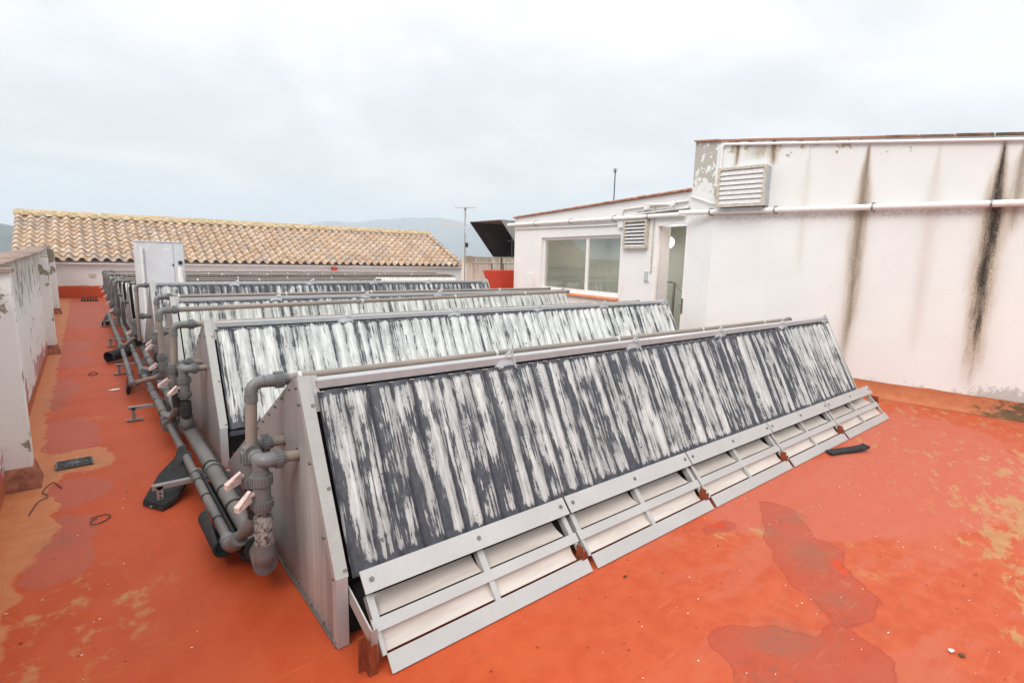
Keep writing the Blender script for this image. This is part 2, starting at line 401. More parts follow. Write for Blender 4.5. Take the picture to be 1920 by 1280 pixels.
def ex_par(g, c, P, x, y, z):
    grime = g.noise(g.vec(x * 16, y * 16, z * .9), 1, 6, .66)
    c = g.mix((grime + z.step(.7, 1.9) * .30).step(.56, .92) * .85, c, (.27, .25, .21))
    c = peel(g, c, P, z.step(.9, 1.6) * .09 - .05, 3.6, .585, (.30, .27, .20))
    patch = (g.noise(g.vec(x * 3, y * 1.2, z * 1.8), 1, 5, .6) + z.step(.62, .12) * .22).step(.66, .68)
    c = g.mix(patch * z.step(.85, .7), c, g.mix(g.noise(g.vec(x, y * 18, z * 3), 1, 4).step(.4, .6), (.45, .075, .035), (.50, .40, .42)))
    c = g.mix(z.step(.16, .13) , c, (.42, .13, .06))
    return c
M_par = m_stucco('grimy_white_render', ex_par, (.76, .73, .69))
def ex_pier(g, c, P, x, y, z):
    c = peel(g, c, P, z.step(1.0, 1.6) * .10 - .03, 3.6, .60, (.33, .29, .21))
    c = g.mix(g.noise(g.vec(x * 9, y * 9, z * 9), 1, 6, .7).step(.60, .72) * (z.step(.75, .2) * .5 + .08), c, (.14, .13, .11))
    return c
M_pier = m_stucco('white_pier_render', ex_pier, (.80, .77, .74))
def ex_far(g, c, P, x, y, z):
    wob = (g.noise(P, 3, 4) - .5) * .16
    c = g.mix((z + wob).step(.52, .48), c, g.mix((z + wob).step(.52, .42), (.55, .30, .12), (.52, .085, .03)))
    return c
M_far = m_stucco('tile_house_render', ex_far, (.78, .73, .70))
M_moss = m_stucco('mossy_render', lambda g, c, P, x, y, z: g.mix((g.noise(g.vec(x * 8, y * 8, z * 1.2), 1, 6, .7) + z.step(1.4, 2.1) * .25).step(.52, .78) * .8, c, (.28, .23, .14)), (.66, .62, .55))

M_tile, g = mat('clay_roof_tile')
P, x, y, z = g.pos(); r = (g.rnd() * 7.31 + g.island() * 5.7).fract()
c = g.ramp(r, [(0, (.38, .25, .17)), (.25, (.46, .32, .21)), (.5, (.52, .38, .27)), (.75, (.45, .34, .26)), (.9, (.33, .27, .24)), (1, (.58, .45, .35))])
n = g.noise(g.vec(x * 2.2, y * 5.5, z * 5), 1, 5, .65)
c = g.mix(n.step(.48, .66) * .55, c, (.25, .215, .19)); c = g.mix(g.noise(P, 7, 5, .7).step(.56, .7) * .5, c, (.52, .37, .15))
c = g.mix(g.noise(P, 14, 4).step(.6, .72) * .3, c, (.72, .58, .44))
g.out(c, .85, 0, g.bump(g.noise(P, 30, 4), .3, .006), .2)
M_terra = m_plain('terracotta_edge', (.52, .27, .18), .85, 0, .35, 12, .3)
M_coping, g = mat('weathered_terracotta_coping')
P, x, y, z = g.pos(); n = g.noise(g.vec(x * 4, y * 9, z), 1, 6, .7)
g.out(g.ramp(n, [(.3, (.12, .09, .07)), (.48, (.30, .21, .17)), (.6, (.38, .29, .25)), (.75, (.44, .38, .31))]), .88, 0, g.bump(n, .4, .01), .2)
M_dcoping, g = mat('dark_lichen_coping')
P, x, y, z = g.pos(); n = g.noise(g.vec(x * 4, y * 5, z * 10), 1, 6, .7)
g.out(g.mix((n * .6 + y.step(4.5, 1.2) * .3).step(.35, .65), (.42, .20, .13), (.10, .075, .045)), .88, 0, g.bump(n, .4, .01), .2)
M_mortar, g = mat('mossy_mortar_ridge')
P, x, y, z = g.pos(); n = g.noise(P, 5, 6, .7)
g.out(g.ramp(n, [(.3, (.24, .18, .10)), (.5, (.42, .32, .18)), (.65, (.58, .46, .32))]), .9, 0, g.bump(n, .5, .02), .15)
M_sill = m_plain('orange_glazed_sill', (.66, .25, .12), .5, 0, .15, 9)
M_white = m_plain('white_painted_pipe', (.80, .765, .74), .5, 0, .05, 5)
M_whitealu = m_plain('white_aluminium', (.78, .74, .72), .4, 0, .05, 4)
M_greypanel = m_plain('grey_white_cabinet', (.62, .62, .64), .45, 0, .06, 3)
M_leaf = m_plain('pale_grey_door_leaf', (.52, .49, .48), .5, 0, .05, 3)
M_vent = m_plain('aged_vent_frame', (.50, .44, .36), .6, .1, .25, 20)
M_slat = m_plain('pale_vent_slat', (.62, .59, .58), .5, .1, .1, 20)
M_bluegrey = m_plain('blue_grey_vent_side', (.42, .46, .48), .5, .1, .1, 6)
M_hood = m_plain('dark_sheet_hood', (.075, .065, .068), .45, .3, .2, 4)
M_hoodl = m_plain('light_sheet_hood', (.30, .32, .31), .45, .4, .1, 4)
M_redbox = m_plain('bright_red_paint', (.50, .045, .018), .6, 0, .08, 5)
M_green = m_plain('sage_green_plaster', (.49, .50, .44), .8, 0, .04, 2)
M_ceil = m_plain('interior_ceiling', (.55, .56, .52), .85, 0, .03, 2)
M_steel = m_plain('brushed_rail', (.22, .21, .19), .35, .8, .1, 10)
M_black = m_plain('black_plastic', (.02, .02, .02), .5)
M_alu = m_plain('antenna_aluminium', (.38, .37, .36), .4, .6, .1, 10)
M_antw = m_plain('antenna_white_plastic', (.72, .68, .65), .5, 0, .05, 10)
M_metal_band = m_plain('pipe_clamp', (.28, .29, .30), .4, .7, .1, 20)
M_paper = m_plain('white_litter', (.80, .78, .76), .7)
M_leafd = m_plain('dry_leaf', (.08, .045, .02), .8)
M_globe, g = mat('lit_globe'); g.out((.9, .85, .7), .4, 0, None, .5, (1, .80, .50), 4.0)
M_glass, g = mat('window_glass')
tr = g.new('ShaderNodeBsdfTransparent'); tr.inputs[0].default_value = (.95, .96, .94, 1); gl = g.new('ShaderNodeBsdfGlossy'); gl.inputs['Roughness'].default_value = .01
fr = g.new('ShaderNodeFresnel'); fr.inputs[0].default_value = 1.5; f = X(g, fr.outputs[0]) * 0.0 + .13
ms = g.new('ShaderNodeMixShader'); g.put(f, ms.inputs[0]); g.nt.links.new(tr.outputs[0], ms.inputs[1]); g.nt.links.new(gl.outputs[0], ms.inputs[2])
o_ = g.new('ShaderNodeOutputMaterial'); g.nt.links.new(ms.outputs[0], o_.inputs[0])
M_hill, g = mat('scrub_and_forest')
P, x, y, z = g.pos(); n = g.noise(g.vec(x * .006, y * .006, 0), 1, 8, .65); n2 = g.noise(g.vec(x * .03, y * .03, 0), 1, 6, .7)
g.out(g.ramp(n * .5 + n2 * .5, [(.38, (.03, .04, .04)), (.5, (.06, .07, .06)), (.58, (.12, .12, .10)), (.68, (.24, .23, .20))]), .95, 0, None, .1)

# ------------------------------------------------------------------ setting: hills and roof deck
def build_hills():
    mb = MB(); nr, na = 60, 170; a0, a1 = math.radians(-50), math.radians(100)
    vs = []
    for j in range(na + 1):
        a = a0 + (a1 - a0) * j / na; deg = math.degrees(a)
        for i in range(nr + 1):
            r = 60 * (3800 / 60) ** (i / nr)
            p = V((math.sin(a) * r, math.cos(a) * r, 0))
            nz = mnoise.fractal(V((p.x * .0011, p.y * .0011, 3.3)), .9, 2.1, 6)
            nz2 = mnoise.fractal(V((p.x * .004, p.y * .004, 8)), .8, 2.1, 5)
            z = -38 + 14 * nz2 * min(1, r / 500)
            # range seen between the tiled house and the hood, with its crest near 24-30 degrees
            crest = 225 * math.exp(-((deg - 28.0) / 8.5) ** 2) + 165 * math.exp(-((deg - 38) / 9) ** 2) + 150 * math.exp(-((deg - 19) / 5) ** 2) + 60
            z += crest * .64 * math.exp(-((r - 2900) / 650) ** 2) * (1 + .13 * nz)
            z += 60 * math.exp(-((r - 1500) / 300) ** 2) * (1 + nz) * .5
            # nearer hillside on the far left
            z += 95 * math.exp(-((deg + 10) / 14) ** 2) * math.exp(-((r - 950) / 260) ** 2) * (1 + .2 * nz)
            z += 60 * math.exp(-((r - 3500) / 500) ** 2)
            vs.append((p.x, p.y, z))
    fs = [(j * (nr + 1) + i, j * (nr + 1) + i + 1, (j + 1) * (nr + 1) + i + 1, (j + 1) * (nr + 1) + i) for j in range(na) for i in range(nr)]
    mb.add(vs, [f[::-1] for f in fs], True)
    mb.build('hills', M_hill, kind='structure')
    MB().box(-900, 900, -900, 60, -42, -40).build('valley_ground', M_hill, kind='structure')
build_hills()
MB().box(-1.05, 16.5, -4.0, 28.6, -.4, 0).build('roof_deck', M_deck, kind='structure')

# ------------------------------------------------------------------ collector rows
KN, TH = .38, 1.335        # knee and ridge height
def corrug(x0, x1, yb, zb, yt, zt, pitch=.14, amp=.016, nv=5, seg=8, th=.006):
    """profiled sheet on the slope from (yb,zb) up to (yt,zt); wide crowns and narrow valleys"""
    e = V((0, yt - yb, zt - zb)); L = e.length; e.normalize(); nrm = V((0, -e.z, e.y))
    if nrm.z < 0: nrm = -nrm
    nx = max(2, int((x1 - x0) / pitch * seg)); vs = []; hs = []; vv = []
    for i in range(nx + 1):
        x = x0 + (x1 - x0) * i / nx; ph = (x / pitch) % 1
        h = (1 - abs(math.sin(PI * ph)) ** 1.1 * 1.0)       # sharp valley once per pitch
        h = .5 - .5 * math.cos(2 * PI * ph); h = h ** .42
        for j in range(nv + 1):
            t = j / nv
            vs.append(V((x, yb, zb)) + e * L * t + nrm * (amp * h + .004 * math.sin(x * 3 + t * 4))); hs.append(h); vv.append(t)
    fs = [(i * (nv + 1) + j, (i + 1) * (nv + 1) + j, (i + 1) * (nv + 1) + j + 1, i * (nv + 1) + j + 1) for i in range(nx) for j in range(nv)]
    return vs, fs, hs, vv
def sheet(root, name, args, m, **kw):
    vs, fs, hs, vv = corrug(*args, **kw); mb = MB(); mb.add(vs, fs, True)
    o = part(root, name, mb, m); me = o.data
    for nm, data in (('h', hs), ('v', vv)):
        a = me.attributes.new(nm, 'FLOAT', 'POINT'); a.data.foreach_set('value', data)
    return o

def side_panel_mesh(root, yr, zr, x, holes):
    pts = [(x, yr - .50, 0.004), (x, yr - .50, KN), (x, yr, zr + .005), (x, yr + .04, zr + .005), (x, yr + 2.12, .16), (x, yr + 2.12, 0.004)]
    mb = MB().prism(pts, (.012, 0, 0))
    o = part(root, 'side_panel', mb, M_panel)
    if holes:
        cut = MB()
        for (yy, zz_) in ((yr + .062, .870), (yr + .335, .878)):
            cut.tube([(x - .1, yy, zz_), (x + .1, yy, zz_)], .040, 20)
        c = cut.build('cutter', M_panel, root, loc=rel(root))
        bm = o.modifiers.new('b', 'BOOLEAN'); bm.operation = 'DIFFERENCE'; bm.object = c; bm.solver = 'EXACT'
        bpy.context.view_layer.update()
        dg = bpy.context.evaluated_depsgraph_get(); me = D.meshes.new_from_object(o.evaluated_get(dg))
        o.modifiers.clear(); o.data = me; D.objects.remove(c)
    return o

# louver module, shared by the five copies along the front row
P0 = V((0, 2.435, .365)); E1 = (V((0, 2.105, .004)) - P0); LV = E1.length; E1.normalize(); NV = V((0, -E1.z * -1, 0)); NV = V((1, 0, 0)).cross(E1) * -1
if NV.z < 0: NV = -NV
def lp(x, v, h=0.0): return V((x, P0.y, P0.z)) + E1 * v + NV * h
MODW = 1.455
def plate(x0, x1, v0, v1, h0, h1):
    return [lp(x0, v0, h0), lp(x1, v0, h0), lp(x1, v1, h0), lp(x0, v1, h0), lp(x0, v0, h1), lp(x1, v0, h1), lp(x1, v1, h1), lp(x0, v1, h1)]
louver_src = {}
def louver(root, x, first=False, idx=0):
    if not louver_src:
        louver_src['top'] = MB().hexa(plate(0, MODW, -.005, .112, .036, .044))
        sh = MB().hexa(plate(0.0, MODW, .232, .288, .004, .009)); sh.hexa(plate(0.0, MODW, .288, .293, -.030, .0095)); louver_src['shelf'] = sh
        louver_src['bot'] = MB().hexa(plate(0.03, MODW, .40, .492, .004, .010))
        for nm, (xa, xb) in (('m0', (.012, .05)), ('m1', (MODW / 2 - .022, MODW / 2 + .022)), ('m2', (MODW - .05, MODW - .012))):
            q = MB().hexa(plate(xa, xb, .112, .232, -.045, .002)); louver_src[nm] = q
        for nm, (xa, xb) in (('l0', (.012, .035)), ('l1', (MODW / 2 - .018, MODW / 2 + .018)), ('l2', (MODW - .035, MODW - .012))):
            louver_src[nm] = MB().hexa(plate(xa, xb, .293, .402, -.020, .002))
        def refl(xa, xb, va, vb, depth):
            mb = MB(); n = 7; vs = []
            for X_ in (xa, xb):
                for i in range(n + 1):
                    t = i / n; vs.append(lp(X_, va + (vb - va) * t, -depth * (1 - t) ** 1.0 - .016 - .010 * math.sin(PI * t)))
            mb.add(vs, [(i, i + 1, n + 2 + i, n + 1 + i) for i in range(n)], True)
            return mb
        for k, (xa, xb) in enumerate(((.055, MODW / 2 - .026), (MODW / 2 + .030, MODW - .085))):
            louver_src['r%d' % k] = refl(xa, xb, .108, .222, .055)
            louver_src['s%d' % k] = refl(xa - .02, xb + .02, .292, .388, .006)
        for q_, xx in enumerate((.05, MODW / 2, MODW - .05)):
            sc = MB(); sc.tube([lp(xx, .05, .044), lp(xx, .05, .051)], .013, 8); sc.tube([lp(xx, .05, .051), lp(xx, .05, .054)], .006, 6)
            louver_src['screw%d' % q_] = sc
        # right hand cheek that closes the shelf box
        louver_src['cheek'] = MB().prism([lp(0, .225, .004), lp(0, .294, .010), lp(0, .375, -.02), lp(0, .30, -.06)], (.004, 0, 0))
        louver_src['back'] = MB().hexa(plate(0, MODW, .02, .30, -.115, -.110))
        for k in list(louver_src):
            o = louver_src[k].build('tmp', {'r0': M_cream, 'r1': M_cream, 's0': M_cream, 's1': M_cream, 'screw0': M_screw, 'screw1': M_screw, 'screw2': M_screw, 'back': M_dark}.get(k, M_plate)); louver_src[k] = o
    def put(k, name, parent, dx=0):
        o = louver_src[k].copy(); o.name = name; o.data.name = name; COL.objects.link(o); o.parent = parent; o.location = (dx, 0, 0); return o
    lv = put('top', 'louver_panel', root); lv.location = (x - root.location.x, -root.location.y, 0)
    for k, nm in (('shelf', 'middle_shelf'), ('bot', 'bottom_plate'), ('m0', 'mullion'), ('m1', 'mullion'), ('m2', 'mullion'), ('l0', 'mullion'), ('l1', 'mullion'), ('l2', 'mullion'),
                  ('r0', 'reflector'), ('r1', 'reflector'), ('s0', 'reflector'), ('s1', 'reflector'), ('screw0', 'screw'), ('screw1', 'screw'), ('screw2', 'screw'), ('cheek', 'end_cheek'), ('back', 'back_plate')):
        put(k, nm, lv)
    return lv

ORD = ['first and nearest', 'second', 'third', 'fourth', 'fifth', 'sixth', 'seventh', 'eighth', 'ninth']
ROWS = [  # ridge y, left x, right x, ridge z, front material
    (2.93, .876, 8.02, 1.335, 0), (5.84, .885, 8.46, 1.345, 1), (8.76, .93, 8.66, 1.372, 2), (11.67, .94, 8.60, 1.455, 3),
    (15.4, .80, 7.35, 1.29, 4), (17.9, .80, 8.3, 1.24, 4), (20.4, .82, 13.2, 1.25, 5), (23.0, .84, 14.6, 1.20, 4), (25.6, .86, 15.4, 1.20, 4)]
for k, (yr, x0, x1, zr, mi) in enumerate(ROWS):
    desc = ['dark flaking paint, cream louvers along its foot', 'mostly white flaking paint, in front of the door', 'a long pipe lying across its pale striped face',
            'dark speckled top showing in front of the grey cabinet', 'pale sheets, just behind the grey cabinet', 'short, pale, ending left of the aerial', 'whitish face reaching towards the red block',
            'only its scalloped ridge in view', 'its ridge just under the tiled eaves'][k]
    root = thing('collector_row', ORD[k] + ' corrugated collector row, ' + desc, 'solar collector', (x0, yr, 0), 'corrugated collector rows on the red roof')
    fm = (M_paint + [M_grey_sheet, M_white_sheet])[mi]
    side_panel_mesh(root, yr, zr, x0, k < 3)
    part(root, 'side_panel', MB().prism([(x1 - .012, yr - .50, .004), (x1 - .012, yr - .50, KN), (x1 - .012, yr, zr), (x1 - .012, yr + 2.12, .16), (x1 - .012, yr + 2.12, .004)], (.012, 0, 0)), M_galv)
    yb, zb, yt, zt = yr - .500, KN - .02, yr - .050, zr - .088
    sheet(root, 'front_sheet', (x0 + .075, x1 - .03, yb, zb, yt, zt), fm, nv=6 if k < 4 else 2, seg=10 if k < 4 else 4, amp=.036 if k < 4 else .028)
    sheet(root, 'back_sheet', (x0 + .03, x1 - .03, yr + 2.10, .13, yr + .24, zr - .16), M_galv, nv=1, seg=4)
    # black sheet painting in the shade behind the top slot, then ridge beam
    part(root, 'inner_shade_sheet', MB().hexa([(x0 + .03, yb + .05, .02), (x1 - .03, yb + .05, .02), (x1 - .03, yb + .055, .02), (x0 + .03, yb + .055, .02),
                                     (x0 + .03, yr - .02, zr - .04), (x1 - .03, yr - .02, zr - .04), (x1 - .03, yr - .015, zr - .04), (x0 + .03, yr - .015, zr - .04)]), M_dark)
    if k < 4:
        b = MB(); b.box(x0 + .09, x1 - .02, yr - .040, yr + .045, zr - .028, zr - .022); b.box(x0 + .09, x1 - .02, yr - .046, yr - .040, zr - .068, zr - .022)
        part(root, 'ridge_beam', b, M_galv)
        part(root, 'sheet_lip', MB().tube([(x0 + .08, yt - .014, zt + .004), (x1 - .03, yt - .014, zt + .004)], .0035, 6), M_trim)
        dv = V((0, .5, zr - KN)).normalized(); nn = V((0, -dv.z, dv.y))
        a = V((0, yr - .50, KN)); t1 = V((0, yr, zr))
        ed = MB(); q = [a, t1]
        def strip(xa, xb, h0, h1, a=a, t=t1):
            return [V((xa, 0, 0)) + a + nn * h0, V((xb, 0, 0)) + a + nn * h0, V((xb, 0, 0)) + t + nn * h0, V((xa, 0, 0)) + t + nn * h0,
                    V((xa, 0, 0)) + a + nn * h1, V((xb, 0, 0)) + a + nn * h1, V((xb, 0, 0)) + t + nn * h1, V((xa, 0, 0)) + t + nn * h1]
        ed.hexa(strip(x0 - .004, x0 + .058, .006, .012)); ed.hexa(strip(x0 - .010, x0 - .004, -.035, .012))
        part(root, 'edge_trim', ed, M_trim)
        e2 = MB().hexa(strip(x0 + .060, x0 + .098, -.030, .004, a=V((0, yr - .095, zr - .185)))); part(root, 'end_bracket', e2, M_trim)
        e3 = MB().hexa(strip(x1 - .030, x1 + .004, .006, .012)); part(root, 'edge_trim', e3, M_trim)
        cp = MB().box(x0 - .004, x0 + .052, yr - .514, yr - .502, .006, KN + .01); cp.box(x0 - .010, x0 - .004, yr - .514, yr - .46, .006, KN); part(root, 'corner_post', cp, M_galv)
        xs = [x for x in ([2.36, 3.80, 5.24, 6.68] if k == 0 else [x0 + 1.46 * i for i in (1, 2, 3, 4)]) if x < x1 - .4] + [x1 - .06]
        for x in xs:
            gb = MB(); gb.prism([(x, yr - .055, zr - .095), (x, yr - .040, zr - .005), (x, yr - .030, zr + .032), (x, yr - .095, zr - .10)], (.006, 0, 0))
            gb.hexa([(x - .20, yr - .066, zr - .098), (x, yr - .066, zr - .098), (x, yr - .060, zr - .096), (x - .20, yr - .060, zr - .096),
                     (x - .17, yr - .060, zr - .080), (x, yr - .022, zr + .028), (x, yr - .016, zr + .028), (x - .17, yr - .054, zr - .080)])
            gb.tube([(x - .035, yr - .046, zr - .02), (x - .035, yr - .062, zr - .026)], .010, 8); gb.tube([(x - .11, yr - .062, zr - .085), (x - .11, yr - .075, zr - .092)], .008, 8)
            part(root, 'ridge_bracket', gb, M_galv)
        def scr(a_, b_, r_): part(root, 'screw', MB().tube([a_, b_], r_, 8), M_screw)
        if k < 2:
            for i in range(7):        # screws down the back edge of the side panel and along the trim
                t = .06 + i * .075; yy = yr + .04 + 2.08 * t; zz_ = zr - (zr - .16) * t - .03
                scr((x0 + .001, yy, zz_), (x0 - .012, yy, zz_), .010)
            for t in (.03, .12, .42, .78): scr((x0 - .010, yr + .02 - .5 * t - .0, zr - (zr - KN) * t - .03), (x0 - .022, yr + .02 - .5 * t, zr - (zr - KN) * t - .03), .011)
            for t in (.16, .58, .97):
                p = a * t + t1 * (1 - t) + V((x0 + .045, 0, 0)); scr(p + nn * .010, p + nn * .018, .010)
            for yy in (yr - .49, yr - .30, yr - .1, yr + .15, yr + .42, yr + .75, yr + 1.2): scr((x0 - .001, yy, .03), (x0 - .012, yy, .03), .008)
        part(root, 'base_flange', MB().box(x0 - .016, x0 - .001, yr - .50, yr + 2.1, .004, .012), M_screw)
        if k > 0:
            part(root, 'sheet_bottom_rail', MB().box(x0 + .07, x1 - .02, yr - .528, yr - .512, KN - .075, KN - .03), fm if k == 1 else M_galv)
            part(root, 'foot_rail', MB().box(x0 + .09, x1 - .02, yr - .47, yr - .45, .05, .12), M_rust)
    if k == 0:
        for i in range(5): louver(root, .985 + i * 1.472, idx=i)
        for i in range(5):      # rusty channel feet at the module joints
            x = .945 + i * 1.472
            ft = MB(); ft.box(x - .024, x + .018, 2.150, 2.156, 0, .160 if i == 0 else .125)
            if i == 0: ft.box(x - .024, x - .018, 2.156, 2.205, 0, .190); ft.box(x - .055, x - .018, 2.205, 2.211, 0, .185)
            else: ft.box(x - .024, x - .018, 2.156, 2.21, 0, .160)
            part(root, 'support_foot', ft, M_rust)
            if i: continue
            ar = MB().hexa([(x - .012, 2.44, .245), (x - .004, 2.44, .245), (x + .012, 2.20, .125), (x + .004, 2.20, .125), (x - .012, 2.44, .325), (x - .004, 2.44, .325), (x + .012, 2.20, .210), (x + .004, 2.20, .210)])
            ar.box(x + .004, x + .040, 2.192, 2.199, .03, .205)
            part(root, 'side_arm', ar, M_trim)
        ft = MB(); ft.box(8.33, 8.40, 2.26, 2.27, 0, .20); ft.box(8.385, 8.395, 2.27, 2.36, 0, .26); part(root, 'support_foot', ft, M_rust)
        part(root, 'void_shade_sheet', MB().box(.94, 8.3, 2.60, 2.61, .0, .36), M_dark)  # black sheet standing in for the shaded void behind the louvers
for o in [v for v in louver_src.values()]: D.objects.remove(o)

# ------------------------------------------------------------------ pipework
def collar(mb, a, b, r, ribs=0):
    a, b = V(a), V(b); mb.tube([a, b], r, 16)
    if ribs:
        d = (b - a).normalized(); u = V((0, 0, 1)) if abs(d.z) < .9 else V((1, 0, 0)); p = d.cross(u).normalized(); q = d.cross(p)
        for i in range(ribs):
            t = 2 * PI * i / ribs; o = (p * math.cos(t) + q * math.sin(t)) * r
            mb.bar(a + o, b + o, r * .13, r * .13, upv=tuple(o.normalized()))
    return mb
def union_nut(a, d, L, r, ribs=18):
    a, d = V(a), V(d).normalized(); mb = MB()
    collar(mb, a - d * L * .9, a - d * L * .4, r * .82); collar(mb, a - d * L * .4, a + d * L * .4, r, ribs); collar(mb, a + d * L * .4, a + d * L * .8, r * .78)
    return mb
def elbow_mb(p0, c, p1, r, rad):
    pts = bend(p0, c, p1, rad, 7); mb = MB().tube(pts, r, 16)
    a = (V(p0) - V(c)).normalized(); b = (V(p1) - V(c)).normalized()
    collar(mb, pts[0], pts[0] + a * r * 1.2, r * 1.07); collar(mb, pts[-1], pts[-1] + b * r * 1.2, r * 1.07)
    return mb
def handle_mb(c, d):      # butterfly lever of a ball valve, pointing along d
    c, d = V(c), V(d).normalized(); s = d.cross(V((0, 0, 1))).normalized(); u = V((0, 0, 1)); mb = MB()
    mb.tube([c - d * .01, c + d * .03], .014, 8)
    a = c + d * .03
    t = a + d * .085 - u * .045
    mb.hexa([a - s * .012 - u * .035, a + s * .012 - u * .035, t + s * .020 - u * .018, t - s * .020 - u * .018,
             a - s * .012 + u * .030, a + s * .012 + u * .030, t + s * .020 + u * .012, t - s * .020 + u * .012])
    return mb
grp_r = 'ridge pipes dropping to the roof'; grp_f = 'feed pipes entering the end panels'
PW = ['nearest', 'second', 'third', 'fourth']
def ridge_run(k, xr, z, yy, xl, drop_z, x1, link=None):
    root = thing('ridge_pipe', 'brown pipe along the top of the %s collector row' % ORD[k], 'pipe', (xl, yy, 0), grp_r)
    r = .030
    pts_end = (x1, yy, z)
    part(root, 'pipe', MB().tube([(xl + .10, yy, z), pts_end], r, 12), M_pipe)
    part(root, 'elbow', elbow_mb((xl + 1, yy, z), (xl, yy, z), (xl, yy, 0), r * 1.16, .070), M_pvc)
    part(root, 'union', union_nut((xl + .155, yy, z), (1, 0, 0), .06, r * 1.55), M_pvc)
    part(root, 'drop_pipe', MB().tube([(xl, yy, z - .10), (xl - .012, yy, drop_z)], r * 1.08, 12), M_pipe)
    collar_m = MB(); collar(collar_m, (x1 - .02, yy, z), (x1 + .03, yy, z), r * 1.25); part(root, 'end_cap', collar_m, M_pvc)
    n = int((x1 - xl) / 1.45)
    for i in range(n + 1):
        xx = xl + .30 + i * 1.45 if i else xl + .27
        if xx > x1 - .1: break
        part(root, 'clip', MB().tube([(xx - .010, yy, z), (xx + .010, yy, z)], r * 1.28, 12).box(xx - .007, xx + .007, yy - .02, yy + .02, z - .10, z - .03), M_ring)
    return root
# row 1 and row 2: valve under the drop, slanted link onto the middle header
for k, (yy, z, xl, dz_) in enumerate(((3.20, 1.273, .692, .87), (6.10, 1.285, .650, .87))):
    root = ridge_run(k, 0, z, yy, xl, dz_, ROWS[k][2] - .50)
    xv = xl - .02
    vb = union_nut((xv, yy, dz_ - .03), (0, 0, 1), .075, .052, 20); part(root, 'union', vb, M_pvc)
    b = MB(); collar(b, (xv, yy, dz_ - .17), (xv, yy, dz_ - .08), .043); collar(b, (xv, yy, dz_ - .21), (xv, yy, dz_ - .16), .050, 18); v_ = part(root, 'ball_valve', b, M_pvc)
    part(root, 'handle', handle_mb((xv - .03, yy, dz_ - .14), (-1, -.25, .1)), M_handle, parent=v_)
    hy = (3.436, 6.46)[k]
    part(root, 'lower_pipe', MB().tube([(xv, yy, dz_ - .2), (xv + .01, yy + .02, .46)], .042, 12), M_foam)
    l0 = V((xv + .01, yy + .03, .42)); l1 = V((.592, hy, .21))
    part(root, 'elbow', elbow_mb((xv + .01, yy + .02, 1), l0, l1, .044, .05), M_pvc)
    part(root, 'link_pipe', MB().tube([l0 + (l1 - l0) * .15, l1], .034, 12), M_head)
# feed manifolds
def feed(k, yh, hz, x, dy, yb, zb, xb, rs=1.0):
    root = thing('feed_pipe', 'grey double elbow and valve feeding the end panel of the %s collector row' % ORD[k], 'pipe', (x, yh, 0), grp_f)
    xp = ROWS[k][1]; y1, y2 = yh, yh + dy; r = .040 * rs
    for yy, zz_ in ((y1, hz), (y2, hz + .01)):
        part(root, 'stub_pipe', MB().tube([(xp + .05, yy, zz_), (xp - .07, yy, zz_)], .030, 12), M_pipe)
        part(root, 'union', union_nut((xp - .105, yy, zz_), (1, 0, 0), .045, .050, 18), M_pvc)
    part(root, 'elbow', elbow_mb((xp, y1, hz), (x - .005, y1, hz), (x - .005, y2, hz), r, .06), M_pvc)
    part(root, 'elbow', elbow_mb((xp, y2, hz + .01), (x - .005, y2, hz + .01), (x - .005, y1, hz), r, .06), M_pvc)
    ym = yh + dy * .13
    tp = MB(); tp.tube([(x - .005, ym, hz), (x, ym, hz - .07)], r, 14); part(root, 'tee', tp, M_pvc)
    part(root, 'union', union_nut((x, ym, hz - .115), (0, 0, 1), .065, .058, 22), M_pvc)
    b = MB(); collar(b, (x, ym, hz - .24), (x, ym, hz - .14), .048); v_ = part(root, 'ball_valve', b, M_pvc)
    part(root, 'union', union_nut((x, ym, hz - .255), (0, 0, 1), .05, .058, 22), M_pvc)
    part(root, 'handle', handle_mb((x - .04, ym - .01, hz - .185), (-.9, -.45, 0)), M_handle, parent=v_)
    part(root, 'lower_pipe', MB().tube([(x, ym, hz - .29), (x, ym, hz - .33), (x, ym, hz - .335), (xb, yb, zb + .05)], [.028, .028, .050, .050], 16), M_foamw if k == 0 else M_foam)
    e = MB(); collar(e, (xb, yb, zb + .10), (xb, yb, zb + .02), .058); e.tube([(xb, yb, zb + .03), (xb, yb, zb - .01), (xb + .0, yb + .03, zb - .04)], [.058, .055, .03], 14)
    part(root, 'bottom_elbow', e, M_pvc)
    return root
feed(0, 2.992, .870, .684, .272, 3.05, .27, .690)
feed(1, 5.902, .870, .690, .272, 5.99, .28, .698)
feed(2, 8.822, .870, .740, .272, 9.05, .27, .745, .9)
# third row: its own ridge pipe, and a second long pipe carried across its face to the left-hand header
root = ridge_run(2, 0, 1.365, 8.90, .775, .82, ROWS[2][2] - .35)
b = MB(); collar(b, (.76, 8.90, .68), (.76, 8.90, .80), .055, 16); v_ = part(root, 'ball_valve', b, M_pvc); part(root, 'handle', handle_mb((.72, 8.9, .74), (-1, -.3, 0)), M_handle, parent=v_)
part(root, 'link_pipe', MB().tube([(.76, 8.9, .70), (.76, 8.92, .48), (.625, 9.30, .22)], .034, 12), M_head)
root = thing('crossing_pipe', 'long brown pipe slanting across the pale face of the third collector row', 'pipe', (.70, 8.0, 0))
A, B = V((.705, 7.9, 1.266)), V((8.30, 8.30, 1.335))
part(root, 'pipe', MB().tube([A + (B - A) * .015, B], .032, 12), M_pipe)
part(root, 'elbow', elbow_mb(B, A, A - V((0, 0, 1)), .041, .075), M_pvc); part(root, 'union', union_nut(A + (B - A) * .022, (B - A), .055, .050), M_pvc)
part(root, 'drop_pipe', MB().tube([A - V((0, 0, .1)), (.700, 7.9, .72)], .033, 12), M_pipe)
